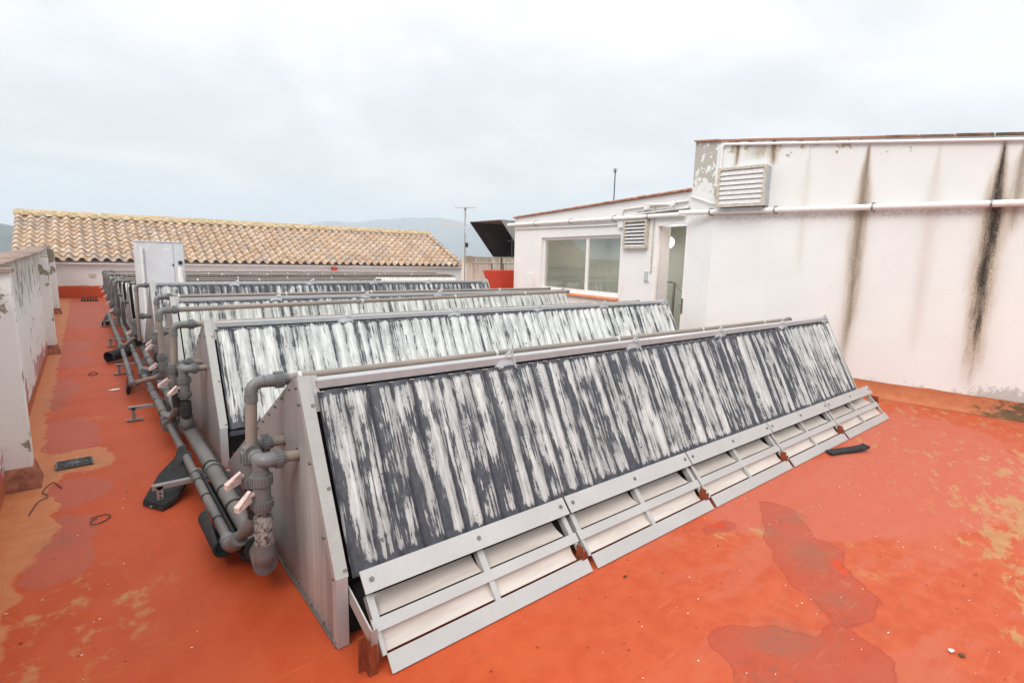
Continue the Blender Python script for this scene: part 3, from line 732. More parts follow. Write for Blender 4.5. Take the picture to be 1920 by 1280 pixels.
b = union_nut((.700, 7.9, .66), (0, 0, 1), .07, .056, 20); collar(b, (.700, 7.9, .50), (.700, 7.9, .60), .054, 18); v_ = part(root, 'ball_valve', b, M_pvc)
part(root, 'handle', handle_mb((.66, 7.9, .58), (-1, -.3, 0)), M_handle, parent=v_)
e_ = V((.705, 7.92, .43)); l1 = V((.409, 8.70, .20))
part(root, 'elbow', elbow_mb((.70, 7.9, 2), e_, l1, .042, .07), M_pvc); part(root, 'link_pipe', MB().tube([e_ + (l1 - e_) * .08, l1], .033, 12), M_pipe)
part(root, 'end_cap', collar(MB(), B - V((.03, 0, 0)), B + V((.05, .003, 0)), .04), M_pvc)
for t in (.36, .60, .83):
    p = A + (B - A) * t; part(root, 'clip', MB().tube([p - V((.01, 0, 0)), p + V((.01, 0, 0))], .042, 12), M_ring)
# fourth row
root = ridge_run(3, 0, 1.375, 11.85, .735, .35, ROWS[3][2] - .4)
root = thing('feed_pipe', 'grey elbow and valve at the end panel of the fourth collector row', 'pipe', (.66, 11.9, 0), grp_f)
part(root, 'stub_pipe', MB().tube([(.93, 11.9, .80), (.70, 11.9, .80)], .045, 12), M_pvc); part(root, 'union', union_nut((.80, 11.9, .80), (1, 0, 0), .05, .055, 14), M_pvc)
part(root, 'union', union_nut((.69, 11.9, .68), (0, 0, 1), .09, .065, 18), M_pvc); b = collar(MB(), (.69, 11.9, .46), (.69, 11.9, .60), .062, 14); v_ = part(root, 'ball_valve', b, M_pvc)
part(root, 'handle', handle_mb((.64, 11.9, .53), (-1, -.3, 0)), M_handle, parent=v_); part(root, 'lower_pipe', MB().tube([(.69, 11.9, .48), (.72, 11.95, .25)], .055, 12), M_foam)
part(root, 'link_pipe', MB().tube([(.66, 11.85, .42), (.456, 11.98, .22)], .034, 12), M_pipe)
for k in range(4, 9):
    yr, x0, x1, zr, _ = ROWS[k]; xl = .56 + .012 * (k - 4); yy = yr + .05; z = zr + .004
    root = thing('ridge_pipe', 'thin brown pipe along the scalloped top of the %s collector row' % ORD[k], 'pipe', (xl, yy, 0), grp_r)
    part(root, 'pipe', MB().tube([(xl + .05, yy, z), (x1 - .1, yy, z)], .030, 8), M_pipe); part(root, 'elbow', elbow_mb((1, yy, z), (xl, yy, z), (xl, yy, 0), .045, .07), M_pvc)
    part(root, 'drop_pipe', MB().tube([(xl, yy, z - .1), (xl + .01, yy, .22)], .034, 8), M_head)
    v_ = part(root, 'ball_valve', union_nut((xl, yy, .62), (0, 0, 1), .10, .065, 10), M_pvc); part(root, 'handle', handle_mb((xl - .04, yy, .62), (-1, -.4, 0)), M_handle, parent=v_)
    part(root, 'union', union_nut((xl + .25, yy, z), (1, 0, 0), .06, .055, 10), M_pvc)
    part(root, 'feed_drop', MB().tube([(x0, yy + .1, .78), (xl + .12, yy + .1, .78), (xl + .12, yy + .1, .72), (xl + .12, yy + .1, .22)], .036, 8), M_head)
    for xx in [x0 + 1.45 * i for i in range(1, int((x1 - x0) / 1.45))]: part(root, 'clip', MB().tube([(xx - .015, yy, z), (xx + .015, yy, z)], .045, 8), M_ring)

# header pipes lying along the path
def header(label, pts, rads, rings, tees=()):
    root = thing('header_pipe', label, 'pipe', (pts[0][0], pts[0][1], 0), 'header pipes lying along the red path')
    for i in range(len(pts) - 1):
        part(root, 'pipe', MB().tube([pts[i], pts[i + 1]], rads[i], 16), M_head)
    P_ = [V(p) for p in pts]
    for yy in rings:
        for i in range(len(P_) - 1):
            if P_[i].y <= yy <= P_[i + 1].y:
                t = (yy - P_[i].y) / (P_[i + 1].y - P_[i].y); c = P_[i].lerp(P_[i + 1], t); d = (P_[i + 1] - P_[i]).normalized()
                part(root, 'cable_tie', MB().tube([c - d * .012, c + d * .012], rads[i] * 1.10, 14), M_tie)
    for (c, d, r) in tees:
        c = V(c); d = V(d).normalized(); mb = MB(); collar(mb, c - V((0, .10, 0)), c + V((0, .10, 0)), r * 1.22); collar(mb, c - V((0, .12, 0)), c - V((0, .085, 0)), r * 1.38)
        collar(mb, c, c + d * r * 2.1, r * 1.1); collar(mb, c + V((0, .085, 0)), c + V((0, .12, 0)), r * 1.38); part(root, 'tee', mb, M_pvc)
    return root
h = header('middle header pipe along the path, thin at its near end', [(.587, 3.50, .195), (.585, 6.46, .2), (.58, 9.3, .2), (.66, 16, .2), (.69, 19.2, .2)], [.032, .043, .042, .042],
           [3.85, 4.28, 4.62, 5.3, 5.42, 6.9, 7.5, 8.0, 10.1, 11.3, 13.6], [((.584, 6.46, .2), (.1, -.3, 1), .05), ((.585, 9.30, .2), (.3, -.3, 1), .05), ((.63, 12.4, .2), (0, 0, 1), .05)])
part(h, 'elbow', elbow_mb((.587, 4.5, .195), (.587, 3.43, .195), (.68, 3.22, .42), .046, .06), M_pvc)
h = header('thick dark header pipe along the path, closest to the collector end panels', [(.722, 3.34, .19), (.724, 6.3, .2), (.73, 9.1, .2), (.785, 13, .2), (.805, 19.1, .2)], [.058, .053, .047, .045],
           [4.0, 4.32, 4.9, 6.9, 7.9, 10, 11.5], [((.726, 6.30, .2), (0, -.1, 1), .062), ((.735, 9.15, .2), (0, -.1, 1), .055), ((.77, 12.0, .2), (0, -.1, 1), .05)])
part(h, 'flange', collar(MB(), (.722, 3.30, .19), (.722, 3.345, .19), .085), M_foam)
part(h, 'elbow', collar(MB(), (.700, 3.10, .20), (.722, 3.30, .19), .066), M_pvc)
h = header('thin header pipe on the open side of the path, starting at the third collector row', [(.409, 8.72, .2), (.456, 11.98, .2), (.486, 19.3, .2)], [.036, .045],
           [9.2, 10.9, 12.8, 15.5], [((.456, 11.98, .2), (.3, -.2, 1), .045)])
part(h, 'elbow', elbow_mb((.409, 9.5, .2), (.409, 8.68, .2), (.70, 7.92, .43), .045, .06), M_pvc)
o = MB().tube([(.486, 19.3, .2), (.60, 19.35, .2), (.95, 19.4, .25)], .045, 12).build('cross_pipe', M_pvc)
tag(o, 'short grey pipe joining the far ends of the header pipes across the path', 'pipe')

# strut supports under the headers
WH = ['nearest, beside the flattened black foam', 'second from the camera', 'third from the camera', 'fourth, beyond the round black foam', 'farthest, by the far bend']
def support(i, y, x=.34):
    root = thing('pipe_support', 'slotted steel bracket under the header pipes, ' + WH[i], 'bracket', (x, y, 0), 'pipe brackets along the path')
    part(root, 'foot', MB().box(x - .075, x + .085, y - .03, y - .018, .004, .022).box(x - .075, x + .085, y + .012, y + .024, .004, .022).box(x - .075, x + .085, y - .03, y + .024, .004, .010), M_strut)
    po = MB().box(x - .022, x + .022, y - .022, y - .017, .015, .165).box(x - .022, x - .018, y - .017, y + .012, .015, .165).box(x + .018, x + .022, y - .017, y + .012, .015, .165)
    p_ = part(root, 'post', po, M_strut)
    sl = MB()
    for j in range(4): sl.tube([(x, y - .0235, .04 + j * .033), (x, y - .0215, .04 + j * .033)], .008, 8)
    part(root, 'slots', sl, M_dark, parent=p_)
    part(root, 'rail', MB().box(x - .05, .84, y - .022, y - .006, .148, .178).box(x - .05, .84, y + .006, y + .022, .148, .178).box(x - .05, .84, y - .022, y + .022, .142, .148), M_strut)
    part(root, 'post', MB().box(.79, .82, y - .02, y + .02, .0, .145), M_strut)
    for xx, rr in ((.60, .05), (.725, .072)):
        part(root, 'pipe_clamp', MB().tube([(xx, y - .014, .198), (xx, y + .014, .198)], rr, 14), M_metal_band)
    return root
for i, y in enumerate((4.80, 7.50, 10.52, 13.7, 17.4)): support(i, y)

# pieces of split black foam insulation hanging on the pipes
def foam(label, c, d, L, r, open_dir, span=240, tw=0, flare=1.0):
    c, d = V(c), V(d).normalized(); od = V(open_dir); od = (od - d * od.dot(d)).normalized(); q = d.cross(od); mb = MB(); n = 10; vs = []
    for side in (1.0, .80):
        for j in range(5):
            t = j / 4; rr = r * (1 + (flare - 1) * t)
            for i in range(n + 1):
                a = math.radians(180 - span / 2 + span * i / n + tw * t); vs.append(c + d * L * t + (od * math.cos(a) + q * math.sin(a)) * rr * side)
    m_ = n + 1; N = 5 * m_
    fs = [(j * m_ + i, j * m_ + i + 1, (j + 1) * m_ + i + 1, (j + 1) * m_ + i) for j in range(4) for i in range(n)]
    fs += [tuple(N + v for v in f[::-1]) for f in fs[:]]
    fs += [(i, N + i, N + i + 1, i + 1) for i in range(n)] + [(4 * m_ + i, 4 * m_ + i + 1, N + 4 * m_ + i + 1, N + 4 * m_ + i) for i in range(n)]
    fs += [(j * m_, (j + 1) * m_, N + (j + 1) * m_, N + j * m_) for j in range(4)] + [(j * m_ + n, N + j * m_ + n, N + (j + 1) * m_ + n, (j + 1) * m_ + n) for j in range(4)]
    mb.add(vs, fs, False)
    tag(mb.build('foam_sleeve', M_foam), label, 'pipe insulation', 'split foam sleeves on the pipes')
foam('black foam sleeve curled open beside the elbow of the middle header pipe', (.555, 3.50, .165), (.0, 1, .0), .50, .062, (.9, 0, .7), 190, 25, 1.1)
foam('long black foam sleeve split open under the thick header pipe near the front', (.715, 3.40, .165), (0, 1, 0), 1.45, .098, (0, 0, 1), 230)
foam('black foam sleeve hanging upright from the thin pipe before the first bracket', (.47, 5.05, .03), (.12, .30, .16), .42, .075, (1, 0, .3), 220, 0, 1.0)
foam('dark foam sleeve round the thick header pipe just past the first tees', (.715, 6.55, .19), (0, 1, 0), .9, .075, (-.3, 0, 1), 250)
foam('black foam sleeve leaning on the floor by the third bracket', (.44, 8.95, .05), (.05, 1, .03), 1.0, .10, (.8, 0, .5), 190, 30, .8)
foam('round black foam sleeve sticking out on the open side of the path', (.24, 11.7, .10), (.6, .5, .1), .40, .11, (.4, 0, -1), 280)
foam('black foam sleeve at the far bend of the header pipes', (.40, 17.6, .06), (.1, 1, .05), 1.1, .12, (1, 0, .2), 220)
# folded sheet of foam lying behind the first bracket
mb = MB(); pts = [(.225, 4.86, .012), (.34, 4.66, .010), (.44, 4.74, .03), (.60, 5.00, .13), (.62, 5.28, .20), (.52, 5.36, .16), (.36, 5.16, .09)]
mb.prism(pts, (.01, .02, .035)); tag(mb.build('foam_sleeve', M_foam), 'flattened pointed black foam sleeve lying on the floor behind the first bracket', 'pipe insulation', 'split foam sleeves on the pipes')
# small black strip on the floor at the far end of the louvers
mb = MB(); prev = None
pp = [V((6.12, 2.04, .012)), V((6.28, 1.99, .013)), V((6.45, 1.915, .02)), V((6.58, 1.86, .030)), V((6.62, 1.845, .045))]
vs = []
for p in pp:
    sd_ = V((.028, .045, 0)); vs += [p - sd_, p + sd_, p + sd_ + V((0, 0, .022)), p - sd_ + V((0, 0, .022))]
fs = [(0, 1, 2, 3), (16, 19, 18, 17)]
for i in range(4):
    a = i * 4
    for j in range(4): fs.append((a + j, a + 4 + j, a + 4 + (j + 1) % 4, a + (j + 1) % 4))
mb.add(vs, fs, False)
tag(mb.build('foam_strip', M_foam), 'short black rubber strip lying on the red floor under the fourth louver panel', 'rubber strip')

# ------------------------------------------------------------------ tall building on the right
C_ = V((9.222, 5.453, 0)); WD = V((.142, -.99, 0)); Dp = V((9.303, 5.992, 0)); LD = V((.148, .989, 0)); Ep = V((10.294, 12.612, 0))
def wz(s): return 4.227 - .107 * s
SE = 9.5
end = C_ + WD * SE
tall = thing('tall_building', 'tall white rendered building with black streaks down its long wall, on the right', 'building', (9.6, 2.6, 0))
depth = V((5.0, .7, 0))
def vz(p, z): return V((p.x, p.y, z))
mb = MB()
poly = [vz(end, -.4), vz(C_, -.4), vz(Dp, -.4), vz(Dp + depth, -.4), vz(end + depth, -.4)]
topz = [wz(SE), wz(0), 4.30, 4.30, wz(SE)]
ptop = [vz(p, z) for p, z in zip(poly, topz)]
mb.add(poly + ptop, [(0, 1, 6, 5), (1, 2, 7, 6), (2, 3, 8, 7), (3, 4, 9, 8), (4, 0, 5, 9), (5, 6, 7, 8, 9)])
part(tall, 'wall', mb, M_tall)
nl = V((-.99, -.142, 0))
cpm = MB()
def cop(a, za, b, zb, over=.035, th=.028):
    a, b = V(a), V(b); n = V(((b - a).y, -(b - a).x, 0)).normalized()
    if n.x > 0: n = -n
    q = []
    for z_ in (0, th):
        q += [vz(a + n * over, za + z_ + .002), vz(b + n * over, zb + z_ + .002), vz(b - n * .3, zb + z_ + .002), vz(a - n * .3, za + z_ + .002)]
    return [q[0], q[1], q[2], q[3], q[4], q[5], q[6], q[7]]
Ltile = .42; nt_ = int(SE / Ltile)
for i in range(nt_):
    s0, s1 = i * Ltile, (i + 1) * Ltile - .012
    j = random.uniform(-.004, .004)
    part(tall, 'coping_tile', MB().hexa(cop(C_ + WD * s0, wz(s0) + j, C_ + WD * s1, wz(s1) + j, .035 + random.uniform(-.006, .006))), M_dcoping)
part(tall, 'coping_tile', MB().hexa(cop(Dp + V((-.012, 0, 0)), 4.30, C_, 4.232, .045)), M_dcoping)
# painted plinth and cove along the foot of the long wall
s = MB(); n = 60; vs = []
for i in range(n + 1):
    p = C_ + WD * (SE * i / n); j = mnoise.noise(V((i * .35, 0, 0))) * .022 + mnoise.noise(V((i * 1.7, 3, 0))) * .015
    vs += [vz(p + nl * .006, .24 + j), vz(p + nl * .008, .07), vz(p + nl * .06, .012), vz(p + nl * .17, .005)]
s.add(vs, [(i * 4 + j, i * 4 + j + 1, (i + 1) * 4 + j + 1, (i + 1) * 4 + j) for i in range(n) for j in range(3)], True)
M_plinth, g = mat('ochre_red_plinth_paint'); P, x, y, z = g.pos(); nn_ = g.noise(P, 6, 6, .65)
c = g.mix(nn_.step(.35, .65), (.42, .135, .06), (.47, .17, .08)); c = g.mix((y.step(2.2, .9) * .30 + g.noise(g.vec(x * 8, y * 8, z * 20), 1, 6, .7) * .7 + z.step(.3, .0) * .12).step(.60, .75) * .85, c, (.06, .06, .035))
g.out(c, .85, 0, g.bump(nn_, .4, .01), .2)
part(tall, 'plinth', s, M_plinth)

def onwall(s_, z_, off=0.0): return vz(C_ + WD * s_ + nl * off, z_)
# louvred vent box high on the long wall
vent = thing('wall_vent', 'boxed grey louvred vent sticking out high on the tall white wall above the pipe', 'vent', tuple(onwall(.5, 3.3)))
a0, a1 = .12, .95; z0, z1 = 3.02, 3.70; of = .26
def wbox(mb, s0, s1, o0, o1, z0_, z1_, f=onwall):
    return mb.hexa([f(s0, z0_, o0), f(s1, z0_, o0), f(s1, z0_, o1), f(s0, z0_, o1), f(s0, z1_, o0), f(s1, z1_, o0), f(s1, z1_, o1), f(s0, z1_, o1)])
part(vent, 'housing', wbox(MB(), a0, a1, .0, of - .03, z0 + .01, z1 - .01), M_bluegrey)
fr_ = MB(); wbox(fr_, a0, a0 + .05, of - .03, of, z0, z1); wbox(fr_, a1 - .05, a1, of - .03, of, z0, z1); wbox(fr_, a0 + .05, a1 - .05, of - .03, of, z0, z0 + .045); wbox(fr_, a0 + .05, a1 - .05, of - .03, of, z1 - .045, z1)
part(vent, 'frame', fr_, M_vent)
for i in range(7):
    zb_ = z0 + .05 + i * .083
    sl = MB().hexa([onwall(a0 + .05, zb_, of - .002), onwall(a1 - .05, zb_, of - .002), onwall(a1 - .05, zb_ + .006, of - .005), onwall(a0 + .05, zb_ + .006, of - .005),
                    onwall(a0 + .05, zb_ + .076, of - .03), onwall(a1 - .05, zb_ + .076, of - .03), onwall(a1 - .05, zb_ + .082, of - .028), onwall(a0 + .05, zb_ + .082, of - .028)])
    part(vent, 'slat', sl, M_slat)
part(vent, 'shelf', wbox(MB(), a0 + .08, a1 - .06, 0, .20, z0 - .05, z0 - .012), M_bluegrey)

def wall_pipe(name, label, pts, r, m=M_white, clamps=(), cat='pipe'):
    root = thing(name, label, cat, tuple(pts[0]))
    ps = [pts[0]]
    for i in range(1, len(pts) - 1): ps += bend(pts[i - 1], pts[i], pts[i + 1], min(.12, r * 3.5), 5)
    ps.append(pts[-1]); part(root, 'pipe', MB().tube(ps, r, 12), m)
    for (a, b, t) in clamps:
        a, b = V(a), V(b); c = a.lerp(b, t); d = (b - a).normalized()
        part(root, 'clamp', MB().tube([c - d * .012, c + d * .012], r * 1.18, 12).box(c.x, c.x + .10, c.y - .012, c.y + .012, c.z - r * 1.3, c.z + r * 1.5), M_metal_band)
    return root
a, b = onwall(-.64, 2.975, .085), onwall(6.4, 2.875, .085)
wall_pipe('drain_pipe', 'thick white pipe running level across the long streaked wall', [a, b], .047, M_white, [(a, b, t) for t in (.085, .245, .445, .638, .83)])
part(D.objects['drain_pipe'], 'coupling', MB().tube([a.lerp(b, .545), a.lerp(b, .60)], .050, 14), M_whitealu)
wall_pipe('conduit', 'thin white conduit under the coping of the tall wall, turning down at its left end', [onwall(.07, 3.42, .035), onwall(.07, 4.16, .035), onwall(6.3, 4.16 - .107 * 6.25, .035)], .022)
jb = wbox(MB(), -.01, .16, 0, .05, 3.27, 3.42); tag(jb.build('junction_box', M_vent), 'small beige junction box left of the boxed vent on the tall wall', 'junction box')
wall_pipe('cable', 'thin cream cable looping from the junction box round the corner pier', [onwall(.10, 3.27, .03), onwall(.10, 3.12, .03), onwall(-.02, 3.12, .03), vz(Dp, 3.30) + V((-.03, 0, 0))], .014)

# ------------------------------------------------------------------ lower building with window and door
low = thing('low_building', 'low pinkish white building with a sliding window and an open glazed door', 'building', (9.8, 9, 0))
L_ = (Ep - Dp).length; ln = V((-.989, .148, 0)); LDn = (Ep - Dp).normalized(); ln = V((-LDn.y, LDn.x, 0))
def onlow(s_, z_, off=0.0): return vz(Dp + LDn * s_ + ln * off, z_)
def s_of(y): return (y - Dp.y) / LDn.y
def lbox(mb, s0, s1, o0, o1, z0_, z1_): return wbox(mb, s0, s1, o0, o1, z0_, z1_, onlow)
ztl = lambda s_: 3.40 - .0252 * s_ * 1.0
dS0, dS1, dZ0, dZ1 = s_of(6.00), s_of(6.86), .16, 2.84
wS0, wS1, wZ0, wZ1 = s_of(7.93), s_of(11.15), 1.20, 2.63
WT = .22
def wall_piece(s0, s1, z0_, z1_):
    # top follows the roof when z1_ is None
    mb = MB(); t0 = ztl(s0) if z1_ is None else z1_; t1_ = ztl(s1) if z1_ is None else z1_
    return [onlow(s0, z0_, -WT), onlow(s1, z0_, -WT), onlow(s1, z0_, 0), onlow(s0, z0_, 0), onlow(s0, t0, -WT), onlow(s1, t1_, -WT), onlow(s1, t1_, 0), onlow(s0, t0, 0)]
mb = MB()
for q in ((0, dS0, -.4, None), (dS0, dS1, -.4, dZ0), (dS0, dS1, dZ1, None), (dS1, wS0, -.4, None), (wS0, wS1, -.4, wZ0), (wS0, wS1, wZ1, None), (wS1, L_, -.4, None)):
    mb.hexa(wall_piece(*q))
part(low, 'wall', mb, M_low)
sidee = Ep + V((4.5, 0, 0))
mb = MB().hexa([vz(Ep, -.4), vz(sidee, -.4), vz(sidee + V((0, -.2, 0)), -.4), vz(Ep + V((.22, -.2, 0)), -.4), vz(Ep, ztl(L_)), vz(sidee, 4.0), vz(sidee + V((0, -.2, 0)), 4.0), vz(Ep + V((.22, -.2, 0)), ztl(L_))])
part(low, 'end_wall', mb, M_low)
rf = MB(); 
def rfp(s_, o_, dz_): return onlow(s_, ztl(s_) + .004 - o_ * .1 + dz_, .05 + o_)
for (sa, sb, oa, ob) in ((0, L_ + .08, 0, -.95), (0, L_ + .08, -2.95, -4.6), (0, 2.2, -.95, -2.95), (6.0, L_ + .08, -.95, -2.95)):  # strips leave a gap for the added daylight opening
    rf.hexa([rfp(sa, oa, 0), rfp(sb, oa, 0), rfp(sb, ob, 0), rfp(sa, ob, 0), rfp(sa, oa, .02), rfp(sb, oa, .02), rfp(sb, ob, .02), rfp(sa, ob, .02)])
part(low, 'roof', rf, M_terra)
n = 17
for i in range(n):
    s0, s1 = L_ * i / n + .006, L_ * (i + 1) / n - .006; j = random.uniform(0, .008)
    q = [onlow(s0, ztl(s0) + .026 + j, .075), onlow(s1, ztl(s1) + .022, .075 + j), onlow(s1, ztl(s1) + .022, -.25), onlow(s0, ztl(s0) + .026 + j, -.25)]
    part(low, 'verge_tile', MB().hexa(q + [p + V((0, 0, .026)) for p in q]), M_terra)
# room behind
ri = MB(); fx = 3.4
def rm(pts): ri.add(pts, [(0, 1, 2, 3)])
zf, zc = .14, 3.0; b0, b1, o0, o1 = .02, L_ - .3, -WT - .01, -fx
rm([onlow(b0, zf, o0), onlow(b1, zf, o0), onlow(b1, zf, o1), onlow(b0, zf, o1)])
rm([onlow(b0, zf, o1), onlow(b1, zf, o1), onlow(b1, zc, o1), onlow(b0, zc, o1)])
rm([onlow(b0, zf, o0), onlow(b0, zf, o1), onlow(b0, zc, o1), onlow(b0, zc, o0)])
rm([onlow(b1, zf, o0), onlow(b1, zf, o1), onlow(b1, zc, o1), onlow(b1, zc, o0)])
part(low, 'interior_walls', ri, M_green)
cm = MB()
k0, k1, q0, q1 = 2.2, 6.0, -.9, -2.9        # unseen opening added overhead to let daylight into the room
for (sa, sb, oa, ob) in ((b0, b1, o0, q0), (b0, b1, q1, o1), (b0, k0, q0, q1), (k1, b1, q0, q1)):
    cm.add([onlow(sa, zc, oa), onlow(sb, zc, oa), onlow(sb, zc, ob), onlow(sa, zc, ob)], [(3, 2, 1, 0)])
part(low, 'interior_ceiling', cm, M_ceil)
# window
wf = MB(); d0, d1 = -.13, -.08
lbox(wf, wS0, wS0 + .06, d0, d1, wZ0, wZ1); lbox(wf, wS1 - .06, wS1, d0, d1, wZ0, wZ1); lbox(wf, wS0 + .06, wS1 - .06, d0, d1, wZ0, wZ0 + .09); lbox(wf, wS0 + .06, wS1 - .06, d0, d1, wZ1 - .07, wZ1)
W_ = part(low, 'window', wf, M_whitealu)
mid = s_of(9.22)
part(low, 'mullion', lbox(MB(), mid - .035, mid + .035, d0 + .004, d1 + .008, wZ0 + .09, wZ1 - .07), M_whitealu, parent=W_)
part(low, 'pane', lbox(MB(), wS0 + .06, mid - .035, -.112, -.106, wZ0 + .09, wZ1 - .07), M_glass, parent=W_)
part(low, 'pane', lbox(MB(), mid + .035, wS1 - .06, -.118, -.112, wZ0 + .09, wZ1 - .07), M_glass, parent=W_)
for i in range(6):
    s0 = wS0 - .03 + (wS1 - wS0 - .55) * i / 6; s1 = s0 + (wS1 - wS0 - .55) / 6 - .008
    part(low, 'sill_tile', MB().hexa([onlow(s0, wZ0 - .065, 0.002), onlow(s1, wZ0 - .065, .002), onlow(s1, wZ0 - .075, .07), onlow(s0, wZ0 - .075, .07), onlow(s0, wZ0 - .015, .002), onlow(s1, wZ0 - .015, .002), onlow(s1, wZ0 - .035, .07), onlow(s0, wZ0 - .035, .07)]), M_sill)
part(low, 'pier', lbox(MB(), s_of(11.5), s_of(11.95), .002, .05, 1.0, 1.62), M_low)
# door
df = MB(); lbox(df, dS0, dS0 + .055, -.06, .015, dZ0, dZ1); lbox(df, dS1 - .05, dS1, -.06, .015, dZ0, dZ1); lbox(df, dS0 + .055, dS1 - .05, -.06, .015, dZ1 - .07, dZ1)
D_ = part(low, 'door_frame', df, M_whitealu)
lf = MB().hexa([onlow(dS1 - .05, dZ0, -.07), onlow(dS1 - .10, dZ0, -.07), onlow(dS1 - .12, dZ0, -.30), onlow(dS1 - .07, dZ0, -.30), onlow(dS1 - .05, dZ1 - .08, -.07), onlow(dS1 - .10, dZ1 - .08, -.07), onlow(dS1 - .12, dZ1 - .08, -.30), onlow(dS1 - .07, dZ1 - .08, -.30)])
part(low, 'door_leaf', lf, M_leaf, parent=D_)
part(low, 'handle', lbox(MB(), dS0 + .01, dS0 + .05, .016, .028, 1.02, 1.32).tube([onlow(dS0 + .03, 1.20, .02), onlow(dS0 + .03, 1.20, .06), onlow(dS0 + .10, 1.20, .06)], .012, 8), M_steel, parent=D_)
# lamp and railing inside the doorway
lc = onlow(.98, 2.46, -.50)
lamp = thing('wall_lamp', 'lit round globe lamp inside the open doorway', 'lamp', tuple(lc))
mb = MB(); ns = 10; vs = [lc + V((0, 0, .105))]
import itertools
bmx = bmesh.new(); bmesh.ops.create_uvsphere(bmx, u_segments=20, v_segments=12, radius=.115)
me = D.meshes.new('globe'); bmx.to_mesh(me); bmx.free(); me.materials.append(M_globe)
for p in me.polygons: p.use_smooth = True
gl_o = D.objects.new('globe', me); COL.objects.link(gl_o); gl_o.parent = lamp
pl_d = D.lights.new('lamp_light', 'POINT'); pl_d.energy = 14; pl_d.color = (1, .93, .82); pl_d.shadow_soft_size = .05
pl_o = D.objects.new('lamp_light', pl_d); COL.objects.link(pl_o); pl_o.location = (lc - V((0, 0, .19)) - ln * .12) * S
part(lamp, 'arm', MB().tube([lc + V((0, 0, .1)), lc + V((0, 0, .20)), lc + V((.12, .25, .22))], .018, 8).box(lc.x - .05, lc.x + .05, lc.y - .05, lc.y + .05, lc.z + .09, lc.z + .14), M_steel)
rl = thing('stair_railing', 'dark handrail with glass infill going down inside the open doorway', 'railing', tuple(onlow(1.2, .2, -1.0)))
h0, h1, h2 = onlow(1.75, 1.58, -1.0), onlow(1.20, 1.585, -1.0), onlow(.55, 1.12, -1.0)
part(rl, 'handrail', MB().tube([h0, h1, h2], .024, 10), M_steel)
part(rl, 'post', MB().bar(vz(h1, .15), h1, .045, .045, (1, 0, 0)), M_steel); part(rl, 'post', MB().bar(vz(h0, .15), h0, .04, .04, (1, 0, 0)), M_steel)
part(rl, 'glass_panel', MB().add([vz(h0, .25), vz(h1, .25), vz(h1, 1.50), vz(h0, 1.50)], [(0, 1, 2, 3)]), M_glass)
# louvred grille beside the door
gv = thing('wall_vent', 'flat square louvred grille on the low building between window and door', 'vent', tuple(onlow(s_of(7.4), 2.3)))
g0, g1, gz0, gz1 = s_of(7.06), s_of(7.78), 2.31, 2.92
fr_ = MB(); lbox(fr_, g0, g0 + .05, .0, .09, gz0, gz1); lbox(fr_, g1 - .05, g1, 0, .09, gz0, gz1); lbox(fr_, g0 + .05, g1 - .05, 0, .09, gz0, gz0 + .04); lbox(fr_, g0 + .05, g1 - .05, 0, .09, gz1 - .04, gz1)
part(gv, 'frame', fr_, M_vent); part(gv, 'backing', lbox(MB(), g0 + .05, g1 - .05, .0, .012, gz0 + .04, gz1 - .04), M_dark)
for i in range(7):
    zb_ = gz0 + .045 + i * .075
    part(gv, 'slat', MB().hexa([onlow(g0 + .05, zb_, .082), onlow(g1 - .05, zb_, .082), onlow(g1 - .05, zb_ + .006, .078), onlow(g0 + .05, zb_ + .006, .078), onlow(g0 + .05, zb_ + .05, .035), onlow(g1 - .05, zb_ + .05, .035), onlow(g1 - .05, zb_ + .056, .038), onlow(g0 + .05, zb_ + .056, .038)]), M_slat)
# pipes and small fixtures on the low building
a, b = onlow(L_ + .30, 3.055, .07), onlow(.10, 2.965, .07)
wall_pipe('drain_pipe', 'white pipe running under the roof edge of the low building, above window and door', [a, b], .045, M_white, [(a, b, t) for t in (.22, .46, .70, .86)])
a = onlow(L_ - .05, 2.925, .03)
wall_pipe('conduit', 'thin pinkish conduit under the white pipe above the window, rising at its right end', [a, onlow(s_of(8.55), 2.86, .03), onlow(s_of(7.95), 2.86, .03), onlow(s_of(7.88), 3.18, .03), onlow(s_of(6.05), 3.22, .03)], .02, M_low)
wall_pipe('conduit', 'thin cream conduit just above the door, below the floodlight', [onlow(s_of(7.5), 3.05, .03), onlow(s_of(6.05), 3.09, .03)], .017, M_white)
wall_pipe('conduit', 'thin upright conduit beside the door running down to the switch', [onlow(dS1 + .07, 3.2, .02), onlow(dS1 + .07, 1.80, .02)], .012, M_vent)
fl = thing('wall_light', 'small white bulkhead light fixed above the door of the low building', 'light', tuple(onlow(s_of(6.4), 3.2)))
c = onlow(s_of(6.35), 3.17, .10)
part(fl, 'body', MB().tube([c, c + ln * .02, c + ln * .06], [.05, .065, .05], 14), M_white); part(fl, 'arm', MB().tube([c, c + V((0, .3, .02)) - ln * .03, c + V((0, .75, .05)) - ln * .07], .02, 8), M_white)
part(fl, 'box', lbox(MB(), s_of(7.05), s_of(7.2), 0, .06, 3.12, 3.24), M_white)
sw = thing('switch', 'pair of grey light switches beside the door of the low building', 'switch', tuple(onlow(dS1 + .15, 1.7)))
part(sw, 'plate', lbox(MB(), dS1 + .10, dS1 + .24, 0, .025, 1.60, 1.84), M_whitealu); 
for zq in (1.62, 1.735): part(sw, 'rocker', lbox(MB(), dS1 + .13, dS1 + .24, .026, .04, zq, zq + .09), M_bluegrey)
jb = lbox(MB(), s_of(7.83), s_of(7.99), 0, .06, 2.78, 2.93); tag(jb.build('junction_box', M_low), 'small pinkish junction box just left of the flat louvred grille', 'junction box')
